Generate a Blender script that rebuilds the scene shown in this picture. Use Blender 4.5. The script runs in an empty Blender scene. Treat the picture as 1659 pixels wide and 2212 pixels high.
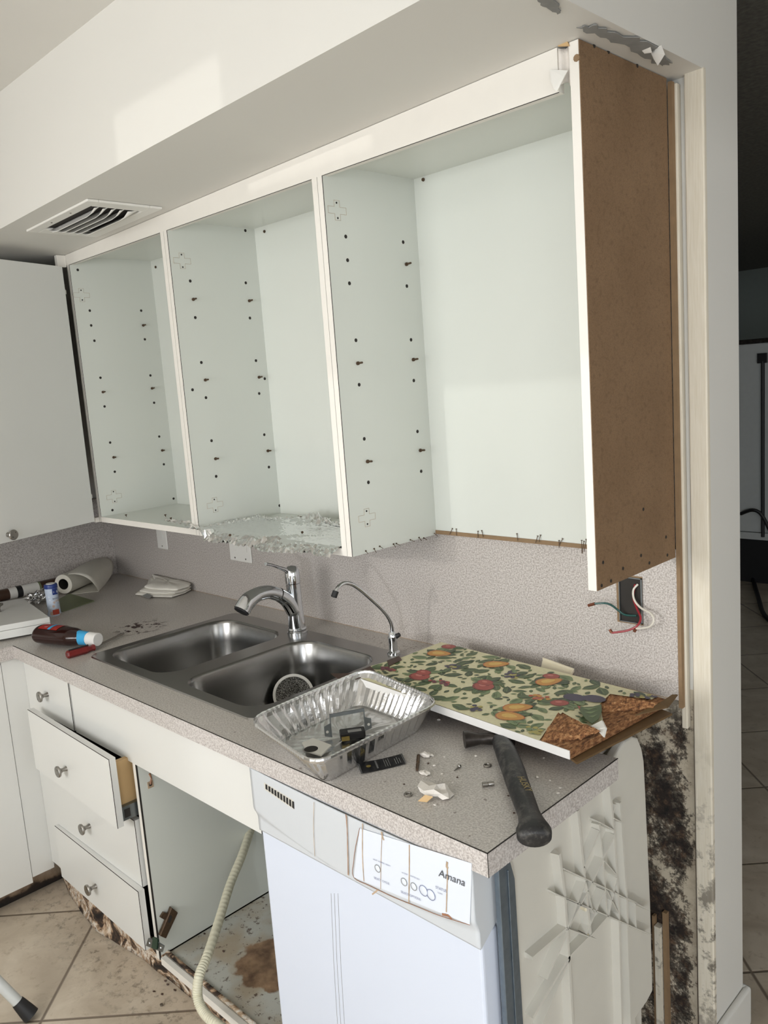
import bpy, bmesh, math, random
from mathutils import Vector, Matrix, noise
random.seed(7)
SC = bpy.context.scene
COL = SC.collection
# ---------------------------------------------------------------- camera
S = 1.05
CAM = Vector((3.1509*S, -1.5367*S, 1.5089*S))
FPX = 1774.09
def cam_axes(yaw, pitch, roll):
    y, p, r = (math.radians(a) for a in (yaw, pitch, roll))
    f = Vector((-math.sin(y)*math.cos(p), math.cos(y)*math.cos(p), math.sin(p)))
    rt = Vector((math.cos(y), math.sin(y), 0)); up = rt.cross(f)
    return math.cos(r)*rt+math.sin(r)*up, -math.sin(r)*rt+math.cos(r)*up, f
RT, UP, FW = cam_axes(45.3402, -8.7731, -4.1922)
cd = bpy.data.cameras.new('camera'); cam = bpy.data.objects.new('camera', cd); COL.objects.link(cam)
cd.sensor_fit = 'VERTICAL'; cd.sensor_height = 24; cd.lens = FPX/2212*24; cd.clip_start = .05
m = Matrix((RT, UP, -FW)).transposed().to_4x4(); m.translation = CAM; cam.matrix_world = m
SC.camera = cam
# ---------------------------------------------------------------- light, exposure
vs = SC.view_settings; SC.display_settings.display_device = 'sRGB'
vs.view_transform = 'Standard'; vs.look = 'None'; vs.gamma = 1; vs.use_curve_mapping = False; vs.exposure = 0.0
W = bpy.data.worlds.new('world'); SC.world = W; W.use_nodes = True
W.node_tree.nodes['Background'].inputs[0].default_value = (.62, .8, 1, 1); W.node_tree.nodes['Background'].inputs[1].default_value = 1.0
def area(name, loc, to, sx, sy, power, color, spread=180):
    l = bpy.data.lights.new(name, 'AREA'); l.shape = 'RECTANGLE'; l.size = sx; l.size_y = sy; l.energy = power; l.color = color
    l.spread = math.radians(spread)
    o = bpy.data.objects.new(name, l); COL.objects.link(o); o.location = loc
    o.rotation_euler = (Vector(to)-Vector(loc)).to_track_quat('-Z', 'Y').to_euler(); return o
def spot(name, loc, to, power, size, angle, color, blend=.1):
    l = bpy.data.lights.new(name, 'SPOT'); l.energy = power; l.shadow_soft_size = size; l.spot_size = math.radians(angle); l.spot_blend = blend; l.color = color
    o = bpy.data.objects.new(name, l); COL.objects.link(o); o.location = loc
    o.rotation_euler = (Vector(to)-Vector(loc)).to_track_quat('-Z', 'Y').to_euler(); return o
area('sky_light_door', (4.35, -2.98, 1.05), (3.2, 0, .9), 1.6, 1.8, 24, (.90, .95, 1.0))
area('sky_light_window', (1.9, -2.98, 1.55), (1.6, 0, 1.3), 1.4, 1.0, 36, (1.0, .98, .95))
area('added_fill_right', (5.93, -1.5, 1.5), (2.4, -.6, 1.2), 1.6, 1.3, 26, (1.0, .975, .94))  # added fill lamp, brightens the surfaces facing right
area('added_fill_next_room', (4.6, 6.3, 1.5), (2.2, 3.6, .9), 1.0, 1.2, 9, (.9, 1.0, .95))  # added fill lamp for the freezer room, no window there
spot('sun_bounce_door', (6.1, -6.36, 1.80), (2.35, -.4, 1.3), 280, .08, 40, (.95, .97, 1.0))
spot('sun_bounce_soffit_patch', (1.0, -5.2, 2.31), (1.75, -.637, 2.17), 120, .01, 30, (1.0, .98, .93))  # reflected sun patch on the soffit, cut out by an added slot
sl = bpy.data.lights.new('sun', 'SUN'); sl.energy = 11.0; sl.angle = .01; sl.color = (1, .965, .91); so = bpy.data.objects.new('sun', sl); COL.objects.link(so)
so.rotation_euler = Vector((-.15, .5, -.85)).to_track_quat('-Z', 'Y').to_euler()
# ---------------------------------------------------------------- pixel helpers (photo pixel + real plane -> point)
def ray(px, py): return FW+RT*(px-829.5)/FPX-UP*(py-1106)/FPX
def on(px, py, ax, v):
    d = ray(px, py); return CAM+d*((v-CAM[ax])/d[ax])
HC = .867; CD = .714
def PZ(px, py, z=HC): return on(px, py, 2, z)
def PY(px, py, y): return on(px, py, 1, y)
def PX(px, py, x): return on(px, py, 0, x)
# ---------------------------------------------------------------- materials
def lin(h):
    h = h.lstrip('#'); r = []
    for i in (0, 2, 4):
        c = int(h[i:i+2], 16)/255; r.append(c/12.92 if c <= .04045 else ((c+.055)/1.055)**2.4)
    return (*r, 1)
class NT:
    def __init__(s, name):
        s.m = bpy.data.materials.new(name); s.m.use_nodes = True; s.t = s.m.node_tree; s.n = s.t.nodes
        s.b = s.n['Principled BSDF']; s.co = None
    def new(s, typ, **k):
        n = s.n.new(typ)
        for a, v in k.items(): setattr(n, a, v)
        return n
    def link(s, a, b): s.t.links.new(a, b)
    def coord(s):
        if not s.co: s.co = s.new('ShaderNodeNewGeometry').outputs['Position']
        return s.co
    def mapped(s, scale):
        mp = s.new('ShaderNodeMapping'); s.link(s.coord(), mp.inputs[0]); mp.inputs['Scale'].default_value = scale; return mp.outputs[0]
    def noise(s, scale, detail=2, rough=.5, vec=None, dist=0):
        n = s.new('ShaderNodeTexNoise'); n.inputs['Scale'].default_value = scale; n.inputs['Detail'].default_value = detail
        n.inputs['Roughness'].default_value = rough; n.inputs['Distortion'].default_value = dist
        s.link(vec or s.coord(), n.inputs['Vector']); return n.outputs['Fac']
    def vor(s, scale, vec=None, feature='F1', out='Distance'):
        n = s.new('ShaderNodeTexVoronoi', feature=feature); n.inputs['Scale'].default_value = scale
        s.link(vec or s.coord(), n.inputs['Vector']); return n.outputs[out]
    def ramp(s, fac, stops):
        r = s.new('ShaderNodeValToRGB'); s.link(fac, r.inputs[0]); e = r.color_ramp.elements
        while len(e) < len(stops): e.new(.5)
        for i, (p, c) in enumerate(stops):
            e[i].position = p; e[i].color = c if isinstance(c, tuple) else (lin(c) if isinstance(c, str) else (c, c, c, 1))
        return r.outputs[0]
    def math(s, op, a, b=None, clamp=False):
        n = s.new('ShaderNodeMath', operation=op); n.use_clamp = clamp
        for i, v in enumerate((a, b)):
            if v is None: continue
            if isinstance(v, (int, float)): n.inputs[i].default_value = v
            else: s.link(v, n.inputs[i])
        return n.outputs[0]
    def mix(s, fac, a, b):
        n = s.new('ShaderNodeMix', data_type='RGBA')
        for k, v in ((0, fac), (6, a), (7, b)):
            if isinstance(v, str): v = lin(v)
            if isinstance(v, (int, float, tuple)): n.inputs[k].default_value = v
            else: s.link(v, n.inputs[k])
        return n.outputs[2]
    def sep(s):
        n = s.new('ShaderNodeSeparateXYZ'); s.link(s.coord(), n.inputs[0]); return n.outputs
    def band(s, v, a, b, soft):   # 1 between a and b
        u = s.math('MULTIPLY', s.math('SUBTRACT', v, a), 1/soft, True)
        w = s.math('MULTIPLY', s.math('SUBTRACT', b, v), 1/soft, True)
        return s.math('MULTIPLY', u, w)
    def bump(s, h, strength=.3, dist=.002):
        b = s.new('ShaderNodeBump'); b.inputs['Strength'].default_value = strength; b.inputs['Distance'].default_value = dist
        s.link(h, b.inputs['Height']); s.link(b.outputs[0], s.b.inputs['Normal'])
    def set(s, color=None, rough=.5, metal=0, **k):
        if color is not None:
            if isinstance(color, str): color = lin(color)
            if isinstance(color, tuple): s.b.inputs['Base Color'].default_value = color
            else: s.link(color, s.b.inputs['Base Color'])
        s.b.inputs['Roughness'].default_value = rough; s.b.inputs['Metallic'].default_value = metal
        for a, v in k.items(): s.b.inputs[a.replace('_', ' ')].default_value = v
        return s.m
def plain(name, col, rough=.5, metal=0, var=.04, scale=30, bump=0, **k):
    t = NT(name); c = lin(col); d = tuple(max(0, x*(1-var*2.5)) for x in c[:3])+(1,)
    n = t.noise(scale, 3); t.set(t.mix(n, c, d), rough, metal, **k)
    if bump: t.bump(t.noise(scale*6, 3), bump, .001)
    return t.m
M = {}
def worn():
    t = NT('worn_black_rubber'); n = t.ramp(t.noise(45, 6, .75), [(.50, 0.), (.72, .5)]); t.set(t.mix(n, '#1e1e1f', '#77736c'), .5); t.bump(t.noise(90, 3), .4, .001); return t.m
M['paint'] = plain('wall_paint', '#d8d6d0', .6, var=.02, scale=3, bump=.12)
M['ceil'] = plain('ceiling_paint', '#d6d4ce', .8, var=.02, scale=4, bump=.1)
M['white'] = plain('white_melamine', '#dcdcd8', .32, var=.015, scale=5)
M['inner'] = plain('cabinet_interior_melamine', '#d6d9d2', .28, var=.02, scale=4)
M['edge'] = plain('white_edge_band', '#e6e2da', .45, var=.02, scale=25)
M['dark'] = plain('dark_seam_and_shade', '#2a2622', .8)
M['black'] = plain('black_rubber', '#1b1b1d', .55, var=.1)
M['wood'] = plain('bare_wood', '#94795a', .7, var=.15, scale=40)
M['plywood'] = plain('drawer_plywood', '#c9a878', .6, var=.08, scale=12)
M['cream'] = plain('cream_plastic', '#dcd3bb', .4, var=.03)
M['hose'] = plain('hose_plastic', '#d8d4bd', .4, var=.03)
M['plate'] = plain('white_plate_plastic', '#e4e2dc', .35, var=.01)
M['plaster'] = plain('plaster', '#e6e0d8', .9, var=.08, scale=90, bump=.5)
M['paper'] = plain('torn_white_paper', '#e8e6e0', .8, var=.03)
M['greypaper'] = plain('grey_drywall_paper', '#8f8f8c', .9, var=.12, scale=40)
M['screw'] = plain('rusty_steel', '#6e5a48', .5, .7, var=.25, scale=200)
M['nickel'] = plain('brushed_nickel', '#a09c96', .33, 1, var=.05)
M['galv'] = plain('galvanised_steel', '#8f9598', .4, 1, var=.1, scale=60)
M['chrome'] = plain('chrome', '#dfe2e6', .06, 1, var=.0)
M['copper'] = plain('copper_tip', '#7a4a36', .5, .6)
t = NT('mdf_board'); n1 = t.noise(9, 3); n2 = t.noise(420, 2); n3 = t.noise(90, 3)
c = t.mix(n1, '#755b41', '#8a6f53'); c = t.mix(t.math('MULTIPLY', t.ramp(n2, [(.45, 0.), (.7, 1.)]), .35), c, '#4d3a26'); c = t.mix(t.ramp(n3, [(.55, 0.), (.7, .35)]), c, '#5c4630')
M['mdf'] = t.set(c, .75)
def laminate(name, a, b, d):
    t = NT(name); n = t.noise(270, 2, .6); n2 = t.noise(6, 2); n3 = t.noise(600, 1)
    c = t.mix(t.ramp(n, [(.40, 0.), (.62, 1.)]), a, b); c = t.mix(t.ramp(n3, [(.60, 0.), (.68, .5)]), c, d)
    return t, t.mix(t.math('MULTIPLY', n2, .12), c, '#8d8378')
t, c = laminate('speckled_laminate', '#ccc6c1', '#a09892', '#7a726c'); M['splash'] = t.set(c, .42)
t, c = laminate('countertop_laminate', '#cbc6c0', '#aaa49d', '#827b74')
# stains: dried sauce smear, brown rust specks and splinters near the back
x, y, z = t.sep()
def blob(t, cx, cy, r):
    vx = t.math('SUBTRACT', x, cx); vy = t.math('SUBTRACT', y, cy)
    d = t.math('SQRT', t.math('ADD', t.math('MULTIPLY', vx, vx), t.math('MULTIPLY', vy, vy)))
    return t.math('SUBTRACT', 1, t.math('DIVIDE', d, r), True)
p = PZ(303, 1355); b1 = t.math('MULTIPLY', t.ramp(blob(t, p.x, p.y, .10), [(.0, 0.), (.5, 1.)]), t.ramp(t.noise(55, 3), [(.54, 0.), (.58, 1.)]))
c = t.mix(b1, c, '#3a2420')
b2 = t.math('MULTIPLY', t.band(y, -.11, .01, .05), t.band(x, 1.45, 2.5, .1)); b2 = t.math('MULTIPLY', b2, t.ramp(t.noise(160, 3), [(.60, 0.), (.64, .8)]))
c = t.mix(b2, c, '#5a3c2c')
b3 = t.ramp(t.noise(70, 1), [(.76, 0.), (.78, .7)]); c = t.mix(b3, c, '#5f5148')
M['counter'] = t.set(c, .3)
t, c = laminate('counter_edge_laminate', '#cfcac6', '#aaa39f', '#85807d'); M['cedge'] = t.set(c, .4)
# stainless
t = NT('brushed_stainless'); n = t.noise(50, 2, .5, t.mapped((1, 40, 1))); c = t.mix(n, '#8f8e8c', '#a6a5a2')
M['steel'] = t.set(c, .27, 1.0)
t = NT('wire_mesh'); n = t.vor(420); t.set(t.mix(t.ramp(n, [(.25, 0.), (.5, 1.)]), '#c4c2bc', '#3a3835'), .4, .5); M['wiremesh'] = t.m
# aluminium foil
t = NT('aluminium_foil'); n = t.noise(60, 3, .6); t.set('#e2e2e2', .16, 1); t.bump(n, .25, .003); M['foil'] = t.m
t = NT('pan_foil'); t.set('#dadada', .24, 1); t.bump(t.noise(45, 3, .6), .3, .003); M['pan'] = t.m
# floor tile, laid diagonally
t = NT('ceramic_floor_tile'); x, y, z = t.sep()
def grid(expr, off):
    a = t.math('DIVIDE', t.math('SUBTRACT', expr, off-.467*40), .467); fr = t.math('FRACT', a)
    return t.math('ABSOLUTE', t.math('SUBTRACT', fr, .5)), t.math('FLOOR', a)
gu, iu = grid(t.math('MULTIPLY', t.math('SUBTRACT', x, y), .70711), 1.077)
gv, iv = grid(t.math('MULTIPLY', t.math('ADD', x, y), .70711), .19)
g = t.ramp(t.math('MAXIMUM', gu, gv), [(.4905, 0.), (.4935, 1.)])
n = t.noise(7, 6, .62, None, .6); c = t.ramp(n, [(.3, '#b3a592'), (.5, '#c4b7a4'), (.72, '#d4c8b6')])
tv = t.math('FRACT', t.math('MULTIPLY', t.math('SINE', t.math('ADD', t.math('MULTIPLY', iu, 12.9), t.math('MULTIPLY', iv, 78.2))), 43.5))
c = t.mix(t.math('MULTIPLY', tv, .15), c, '#9c8e7c')
n2 = t.ramp(t.noise(26, 5, .7), [(.56, 0.), (.68, .55)]); c = t.mix(n2, c, '#9b8b76')
c = t.mix(t.math('MULTIPLY', g, .9), c, '#6d6053')
# black grime spread out in front of the rotten toe kick
gb = t.math('MULTIPLY', t.band(y, -.86, -.60, .13), t.band(x, .55, 1.9, .15)); gb = t.math('MULTIPLY', gb, t.ramp(t.noise(34, 5, .75), [(.52, 0.), (.68, .8)]))
c = t.mix(gb, c, '#4a4034'); M['tile'] = t.set(c, .42); t.bump(t.math('MULTIPLY', g, -1), .5, .003)
# mouldy wallboard
t = NT('mouldy_wallboard'); x, y, z = t.sep()
base = t.mix(t.noise(5, 4), '#cfc6b4', '#b3a68f')
lo = t.band(z, -.3, .90, .10)
n = t.math('ADD', t.math('MULTIPLY', t.noise(26, 8, .78), .75), t.math('MULTIPLY', t.noise(6, 3), .45))
n = t.math('SUBTRACT', n, t.math('MULTIPLY', t.math('SUBTRACT', 1, t.band(x, -2, 2.575, .05)), .22))
k = t.math('MULTIPLY', t.ramp(n, [(.530, 0.), (.57, .8), (.64, 1.)]), lo)
ring = t.math('MULTIPLY', t.ramp(t.vor(42, None, 'DISTANCE_TO_EDGE'), [(.0, .6), (.05, 0.)]), t.math('MULTIPLY', lo, t.ramp(n, [(.50, 0.), (.54, 1.)])))
c = t.mix(t.math('MULTIPLY', lo, t.ramp(t.noise(12, 5, .7), [(.42, 0.), (.62, .6)])), base, '#8a7a66')
c = t.mix(k, c, t.ramp(t.noise(40, 6, .75), [(.38, '#100d0b'), (.52, '#2b211a'), (.66, '#5a4432'), (.78, '#8f8474')])); c = t.mix(ring, c, '#2a211b')
M['mould'] = t.set(c, .85); t.bump(t.noise(60, 4), .4, .003)
# raw wall strip beside the cabinets: yellowed glue and paint
t = NT('raw_wall_strip'); c = t.mix(t.noise(60, 3, .5, t.mapped((6, 6, .3))), '#e2dccf', '#c9bfa9'); x, y, z = t.sep()
k = t.math('MULTIPLY', t.ramp(t.noise(28, 6, .7), [(.5, 0.), (.6, .9)]), t.band(z, -.2, .80, .5)); c = t.mix(k, c, '#4b433a')
M['strip'] = t.set(c, .75)
# rotten toe kick
t = NT('rotten_toe_kick'); x, y, z = t.sep()
n = t.noise(13, 6, .65, None, 1.2)
c = t.ramp(n, [(.36, '#191410'), (.43, '#4a382b'), (.47, '#a5886c'), (.52, '#c9b49b'), (.56, '#e4ddd2'), (.62, '#b09377')])
k = t.math('MULTIPLY', t.ramp(t.noise(60, 5, .8), [(.5, 0.), (.6, .9)]), t.ramp(z, [(.0, 1.), (.07, .25)])); c = t.mix(k, c, '#1d1713')
M['rot'] = t.set(c, .85); t.bump(n, .6, .006)
t = NT('left_toe_kick'); x, y, z = t.sep()
h = t.math('ADD', z, t.math('MULTIPLY', t.math('SUBTRACT', t.noise(14, 5, .6), .5), .09))
c = t.ramp(h, [(.0, '#1a1410'), (.022, '#2c211a'), (.035, '#8a7560'), (.055, '#ab9984'), (.062, '#c3bcb1')]); M['toeleft'] = t.set(c, .8)
# stained shelf of the sink base
t = NT('stained_cabinet_floor'); x, y, z = t.sep()
c = t.mix(t.ramp(t.noise(8, 4), [(.45, 0.), (.62, .6)]), '#b8b8b0', '#a28a68')
c = t.mix(t.ramp(t.noise(60, 4, .7), [(.58, 0.), (.66, .9)]), c, '#4a3226')
p = PZ(590, 2080, .11); b = t.math('MULTIPLY', blob(t, p.x, p.y, .16), 1.); k = t.ramp(t.math('ADD', b, t.math('MULTIPLY', t.noise(20, 4), .5)), [(.60, 0.), (.66, 1.)])
c = t.mix(k, c, t.ramp(t.noise(30, 5), [(.3, '#5e4433'), (.7, '#a98a6b')])); M['sinkfloor'] = t.set(c, .4)
# particle board
t = NT('particle_board'); n = t.vor(150, t.mapped((1, .35, 1)), 'F1', 'Color'); n = t.noise(180, 3, .7, t.mapped((1, .4, 1)))
c = t.ramp(n, [(.3, '#4a2e1a'), (.45, '#7d5332'), (.58, '#9c6f48'), (.75, '#cfa878')]); M['particle'] = t.set(c, .9); t.bump(n, .9, .006)
M['board_edge'] = plain('brown_board_skin', '#6b5335', .6, var=.12, scale=60)
# dishwasher materials
M['dwpanel'] = plain('glossy_white_enamel', '#d3dae8', .16, var=.01, scale=3)
M['dwplastic'] = plain('white_control_plastic', '#c8ccd0', .34, var=.01)
M['sticker'] = plain('control_overlay', '#d9dfe9', .2, var=.0)
M['tub'] = plain('tub_plastic', '#cfccc2', .4, var=.04, scale=12)
M['rail'] = plain('blue_grey_steel', '#8794a0', .42, .8, var=.15, scale=70)
M['ink'] = plain('grey_ink', '#4a4d52', .5); M['inkblue'] = plain('blue_grey_ink', '#7f86a6', .5)
M['rust'] = plain('rust_stain', '#d9bea0', .5, var=.3, scale=60); M['rustd'] = plain('dark_rust', '#b07c5c', .6, var=.3, scale=60)
# small things
M['ketchup'] = plain('sauce_through_plastic', '#2c1411', .14, var=.1); M['kred'] = plain('red_label', '#a02a22', .4); M['kblue'] = plain('light_blue_label', '#3fa8dc', .4)
M['capwhite'] = plain('white_cap', '#e8e6e2', .35); M['saltblue'] = plain('blue_cap', '#23397c', .35)
t = NT('salt_label'); x, y, z = t.sep(); c = t.mix(t.ramp(t.vor(90), [(.25, 0.), (.3, .35)]), '#ccd4de', '#8fa3c4'); c = t.mix(t.math('MULTIPLY', t.band(z, HC-.01, HC+.06, .01), t.ramp(t.vor(48), [(.28, 1.), (.4, .0)])), c, '#b9a294'); M['saltlabel'] = t.set(c, .4)
M['saltred'] = plain('tomato_print', '#b0402a', .4)
M['mat'] = plain('green_cutting_mat', '#747c5c', .5); M['towel'] = plain('cotton_towel', '#e8e4da', .95, var=.04, scale=60, bump=.7)
M['ptowel'] = plain('paper_towel', '#dcd8cc', .95, var=.03, scale=40, bump=.35); M['logwood'] = plain('varnished_wood', '#50382a', .4, var=.25, scale=30)
M['redplastic'] = plain('red_handle_plastic', '#7a1c1a', .25, var=.15); M['cardblack'] = plain('black_card', '#151618', .35); M['gold'] = plain('gold_print', '#a8924a', .4, var=.3, scale=300)
M['rubber'] = worn(); M['iron'] = plain('blackened_iron', '#4f4843', .42, .6, var=.4, scale=60)
M['wred'] = plain('red_wire', '#8e1522', .35); M['wgreen'] = plain('green_wire', '#1c4a44', .35); M['wwhite'] = plain('white_wire', '#cfc9bd', .35)
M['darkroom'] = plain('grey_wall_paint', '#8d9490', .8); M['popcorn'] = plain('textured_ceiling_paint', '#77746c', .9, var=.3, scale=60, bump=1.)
M['leg'] = plain('pale_grey_tube', '#c9ccca', .35)
M['greendevice'] = plain('green_hinge_plate', '#2f4a3a', .5, .5)
# print colours of the fruit paper
for k_, v_ in dict(pcream='#e2dcb4', leaf='#4c6238', leaf2='#768a5e', leafd='#33482c', apple='#a5463a', appled='#7e2f2c', appleh='#c7766a', pear='#cf9440', pearh='#e0b860', pearr='#b4603a', grape='#3a3650', graper='#6a2c3a', grapey='#b0a658', cherry='#b65a34', twig='#8a4a3a').items():
    M[k_] = plain('print_'+k_, v_, .35, var=.1, scale=150)
# ---------------------------------------------------------------- mesh helpers
class MB:
    def __init__(s): s.bm = bmesh.new(); s.mi = 0
    def faces(s, fs):
        for f in fs: f.material_index = s.mi
        return fs
    def poly(s, pts):
        return s.faces([s.bm.faces.new([s.bm.verts.new(p) for p in pts])])[0]
    def box(s, a, b, rot=None):
        a = Vector(a); b = Vector(b); v = []
        for zz in (a.z, b.z):
            for xx, yy in ((a.x, a.y), (b.x, a.y), (b.x, b.y), (a.x, b.y)):
                p = Vector((xx, yy, zz)); v.append(s.bm.verts.new(rot @ p if rot else p))
        fs = [(0, 3, 2, 1), (4, 5, 6, 7), (0, 1, 5, 4), (1, 2, 6, 5), (2, 3, 7, 6), (3, 0, 4, 7)]
        s.faces([s.bm.faces.new([v[i] for i in f]) for f in fs]); return s
    def prism(s, pts, vec):          # polygon extruded along vec
        vec = Vector(vec); A = [s.bm.verts.new(p) for p in pts]; B = [s.bm.verts.new(Vector(p)+vec) for p in pts]; n = len(A)
        fs = [s.bm.faces.new(A[::-1]), s.bm.faces.new(B)]
        for i in range(n): fs.append(s.bm.faces.new((A[i], A[(i+1) % n], B[(i+1) % n], B[i])))
        s.faces(fs); return s
    def hexa(s, q0, q1):             # two quads joined
        A = [s.bm.verts.new(p) for p in q0]; B = [s.bm.verts.new(p) for p in q1]
        fs = [s.bm.faces.new(A[::-1]), s.bm.faces.new(B)]
        for i in range(4): fs.append(s.bm.faces.new((A[i], A[(i+1) % 4], B[(i+1) % 4], B[i])))
        s.faces(fs); return s
    def tube(s, pts, r, seg=12, cap=True, smooth_path=0, flat=None):
        pts = [Vector(p) for p in pts]; n = len(pts); rr = r if isinstance(r, (list, tuple)) else [r]*n
        if smooth_path: pts, rr = spline(pts, rr, smooth_path); n = len(pts)
        T = [(pts[min(i+1, n-1)]-pts[max(i-1, 0)]).normalized() for i in range(n)]
        u = T[0].orthogonal().normalized() if flat is None else (Vector(flat)-T[0]*Vector(flat).dot(T[0])).normalized()
        rings = []
        for i in range(n):
            u = (u-T[i]*u.dot(T[i])).normalized(); w = T[i].cross(u)
            ru, rw = rr[i] if isinstance(rr[i], tuple) else (rr[i], rr[i])
            rings.append([s.bm.verts.new(pts[i]+u*ru*math.cos(2*math.pi*k/seg)+w*rw*math.sin(2*math.pi*k/seg)) for k in range(seg)])
        fs = []
        for i in range(n-1):
            for k in range(seg): fs.append(s.bm.faces.new((rings[i][k], rings[i][(k+1) % seg], rings[i+1][(k+1) % seg], rings[i+1][k])))
        if cap: fs += [s.bm.faces.new(rings[0][::-1]), s.bm.faces.new(rings[-1])]
        s.faces(fs); return s
    def lathe(s, o, axis, prof, seg=24):   # prof: list of (r, h) along axis
        o = Vector(o); ax = Vector(axis).normalized()
        return s.tube([o+ax*h for r_, h in prof], [max(r_, 1e-4) for r_, h in prof], seg) if len(set(h for _, h in prof)) == len(prof) else s._lathe(o, ax, prof, seg)
    def _lathe(s, o, ax, prof, seg):
        u = ax.orthogonal().normalized(); w = ax.cross(u); R = []
        for r_, h in prof: R.append([s.bm.verts.new(o+ax*h+(u*math.cos(2*math.pi*k/seg)+w*math.sin(2*math.pi*k/seg))*max(r_, 1e-4)) for k in range(seg)])
        fs = []
        for i in range(len(R)-1):
            for k in range(seg): fs.append(s.bm.faces.new((R[i][k], R[i][(k+1) % seg], R[i+1][(k+1) % seg], R[i+1][k])))
        fs += [s.bm.faces.new(R[0][::-1]), s.bm.faces.new(R[-1])]; s.faces(fs); return s
    def grid(s, fn, nu, nv, close_u=False):
        V = [[s.bm.verts.new(fn(i/nu, j/nv)) for j in range(nv+1)] for i in range(nu+(0 if close_u else 1))]
        fs = []; N = len(V)
        for i in range(nu):
            for j in range(nv): fs.append(s.bm.faces.new((V[i][j], V[(i+1) % N][j], V[(i+1) % N][j+1], V[i][j+1])))
        s.faces(fs); return s
    def ico(s, c, r, sub=2, jit=0, sc=(1, 1, 1), seed=0):
        res = bmesh.ops.create_icosphere(s.bm, subdivisions=sub, radius=1)
        for v in res['verts']:
            k = 1+jit*noise.noise(v.co*2.3+Vector((seed*3.1, seed, 0)))*2
            v.co = Vector((v.co.x*sc[0]*r*k+c[0], v.co.y*sc[1]*r*k+c[1], v.co.z*sc[2]*r*k+c[2]))
        s.faces(list({f for v in res['verts'] for f in v.link_faces})); return s
    def build(s, name, mats, parent=None, smooth=False, bevel=0, seg=2, solid=0, sub=0, offset=-1, fix=True):
        if not isinstance(mats, (list, tuple)): mats = [mats]
        if fix: bmesh.ops.recalc_face_normals(s.bm, faces=s.bm.faces)
        me = bpy.data.meshes.new(name)
        off = Vector(WL[parent.name]) if parent else None
        if parent is None and not getattr(s, 'keep', False):
            cs = [v.co for v in s.bm.verts]; off = Vector((sum(c.x for c in cs)/len(cs), sum(c.y for c in cs)/len(cs), min(c.z for c in cs)))
        for v in s.bm.verts: v.co -= off
        s.bm.to_mesh(me); s.bm.free()
        for mm in mats: me.materials.append(M[mm] if isinstance(mm, str) else mm)
        o = bpy.data.objects.new(name, me); COL.objects.link(o)
        if parent:
            o.parent = parent; WL[o.name] = off
        else: o.location = off; WL[o.name] = off
        if smooth:
            for p_ in me.polygons: p_.use_smooth = True
            try: me.set_sharp_from_angle(angle=math.radians(40))
            except Exception: pass
        if solid: md = o.modifiers.new('solid', 'SOLIDIFY'); md.thickness = solid; md.offset = offset
        if bevel: md = o.modifiers.new('bevel', 'BEVEL'); md.width = bevel; md.segments = seg; md.limit_method = 'ANGLE'; md.angle_limit = math.radians(35)
        if sub: md = o.modifiers.new('sub', 'SUBSURF'); md.levels = sub; md.render_levels = sub
        return o
WL = {}
def spline(pts, rr, k):
    P = []; Q = []; n = len(pts)
    for i in range(n-1):
        p0, p1, p2, p3 = pts[max(i-1, 0)], pts[i], pts[i+1], pts[min(i+2, n-1)]
        for j in range(k):
            t_ = j/k; P.append(.5*((2*p1)+(p2-p0)*t_+(2*p0-5*p1+4*p2-p3)*t_*t_+(3*p1-p0-3*p2+p3)*t_**3))
            a, b = rr[i], rr[i+1]; Q.append(tuple(a[q]*(1-t_)+b[q]*t_ for q in (0, 1)) if isinstance(a, tuple) else a*(1-t_)+b*t_)
    return P+[pts[-1]], Q+[rr[-1]]
def empty(name, loc): 
    o = bpy.data.objects.new(name, None); COL.objects.link(o); o.location = loc; o.empty_display_size = .05; WL[o.name] = Vector(loc); return o
def tag(o, label=None, cat=None, group=None, kind=None):
    if label: o['label'] = label
    if cat: o['category'] = cat
    if group: o['group'] = group
    if kind: o['kind'] = kind
    return o
def struct(o): o['kind'] = 'structure'; return o
def text(body, mat, o, ux, uy, size, parent, name='lettering', depth=.0003, align='LEFT', width=1.0, shear=0):
    cu = bpy.data.curves.new('txt', 'FONT'); cu.body = body; cu.size = 1; cu.extrude = 0; cu.align_x = align; cu.shear = shear
    tmp = bpy.data.objects.new('txt', cu); COL.objects.link(tmp); dg = bpy.context.evaluated_depsgraph_get()
    me = bpy.data.meshes.new_from_object(tmp.evaluated_get(dg)); COL.objects.unlink(tmp); bpy.data.objects.remove(tmp)
    ux = Vector(ux).normalized(); uy = (Vector(uy)-ux*Vector(uy).dot(ux)).normalized(); nz = ux.cross(uy)
    off = WL[parent.name]
    for v in me.vertices: v.co = Vector(o)+ux*v.co.x*size*width+uy*v.co.y*size+nz*depth-off
    me.name = name; me.materials.clear(); me.materials.append(M[mat]); ob = bpy.data.objects.new(name, me); COL.objects.link(ob); ob.parent = parent; WL[ob.name] = off
    return ob
def disc(mb, c, n, r, seg=12, sy=1):
    n = Vector(n).normalized(); u = n.orthogonal().normalized(); w = n.cross(u)
    mb.poly([Vector(c)+u*r*math.cos(2*math.pi*k/seg)+w*r*sy*math.sin(2*math.pi*k/seg) for k in range(seg)])
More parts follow.
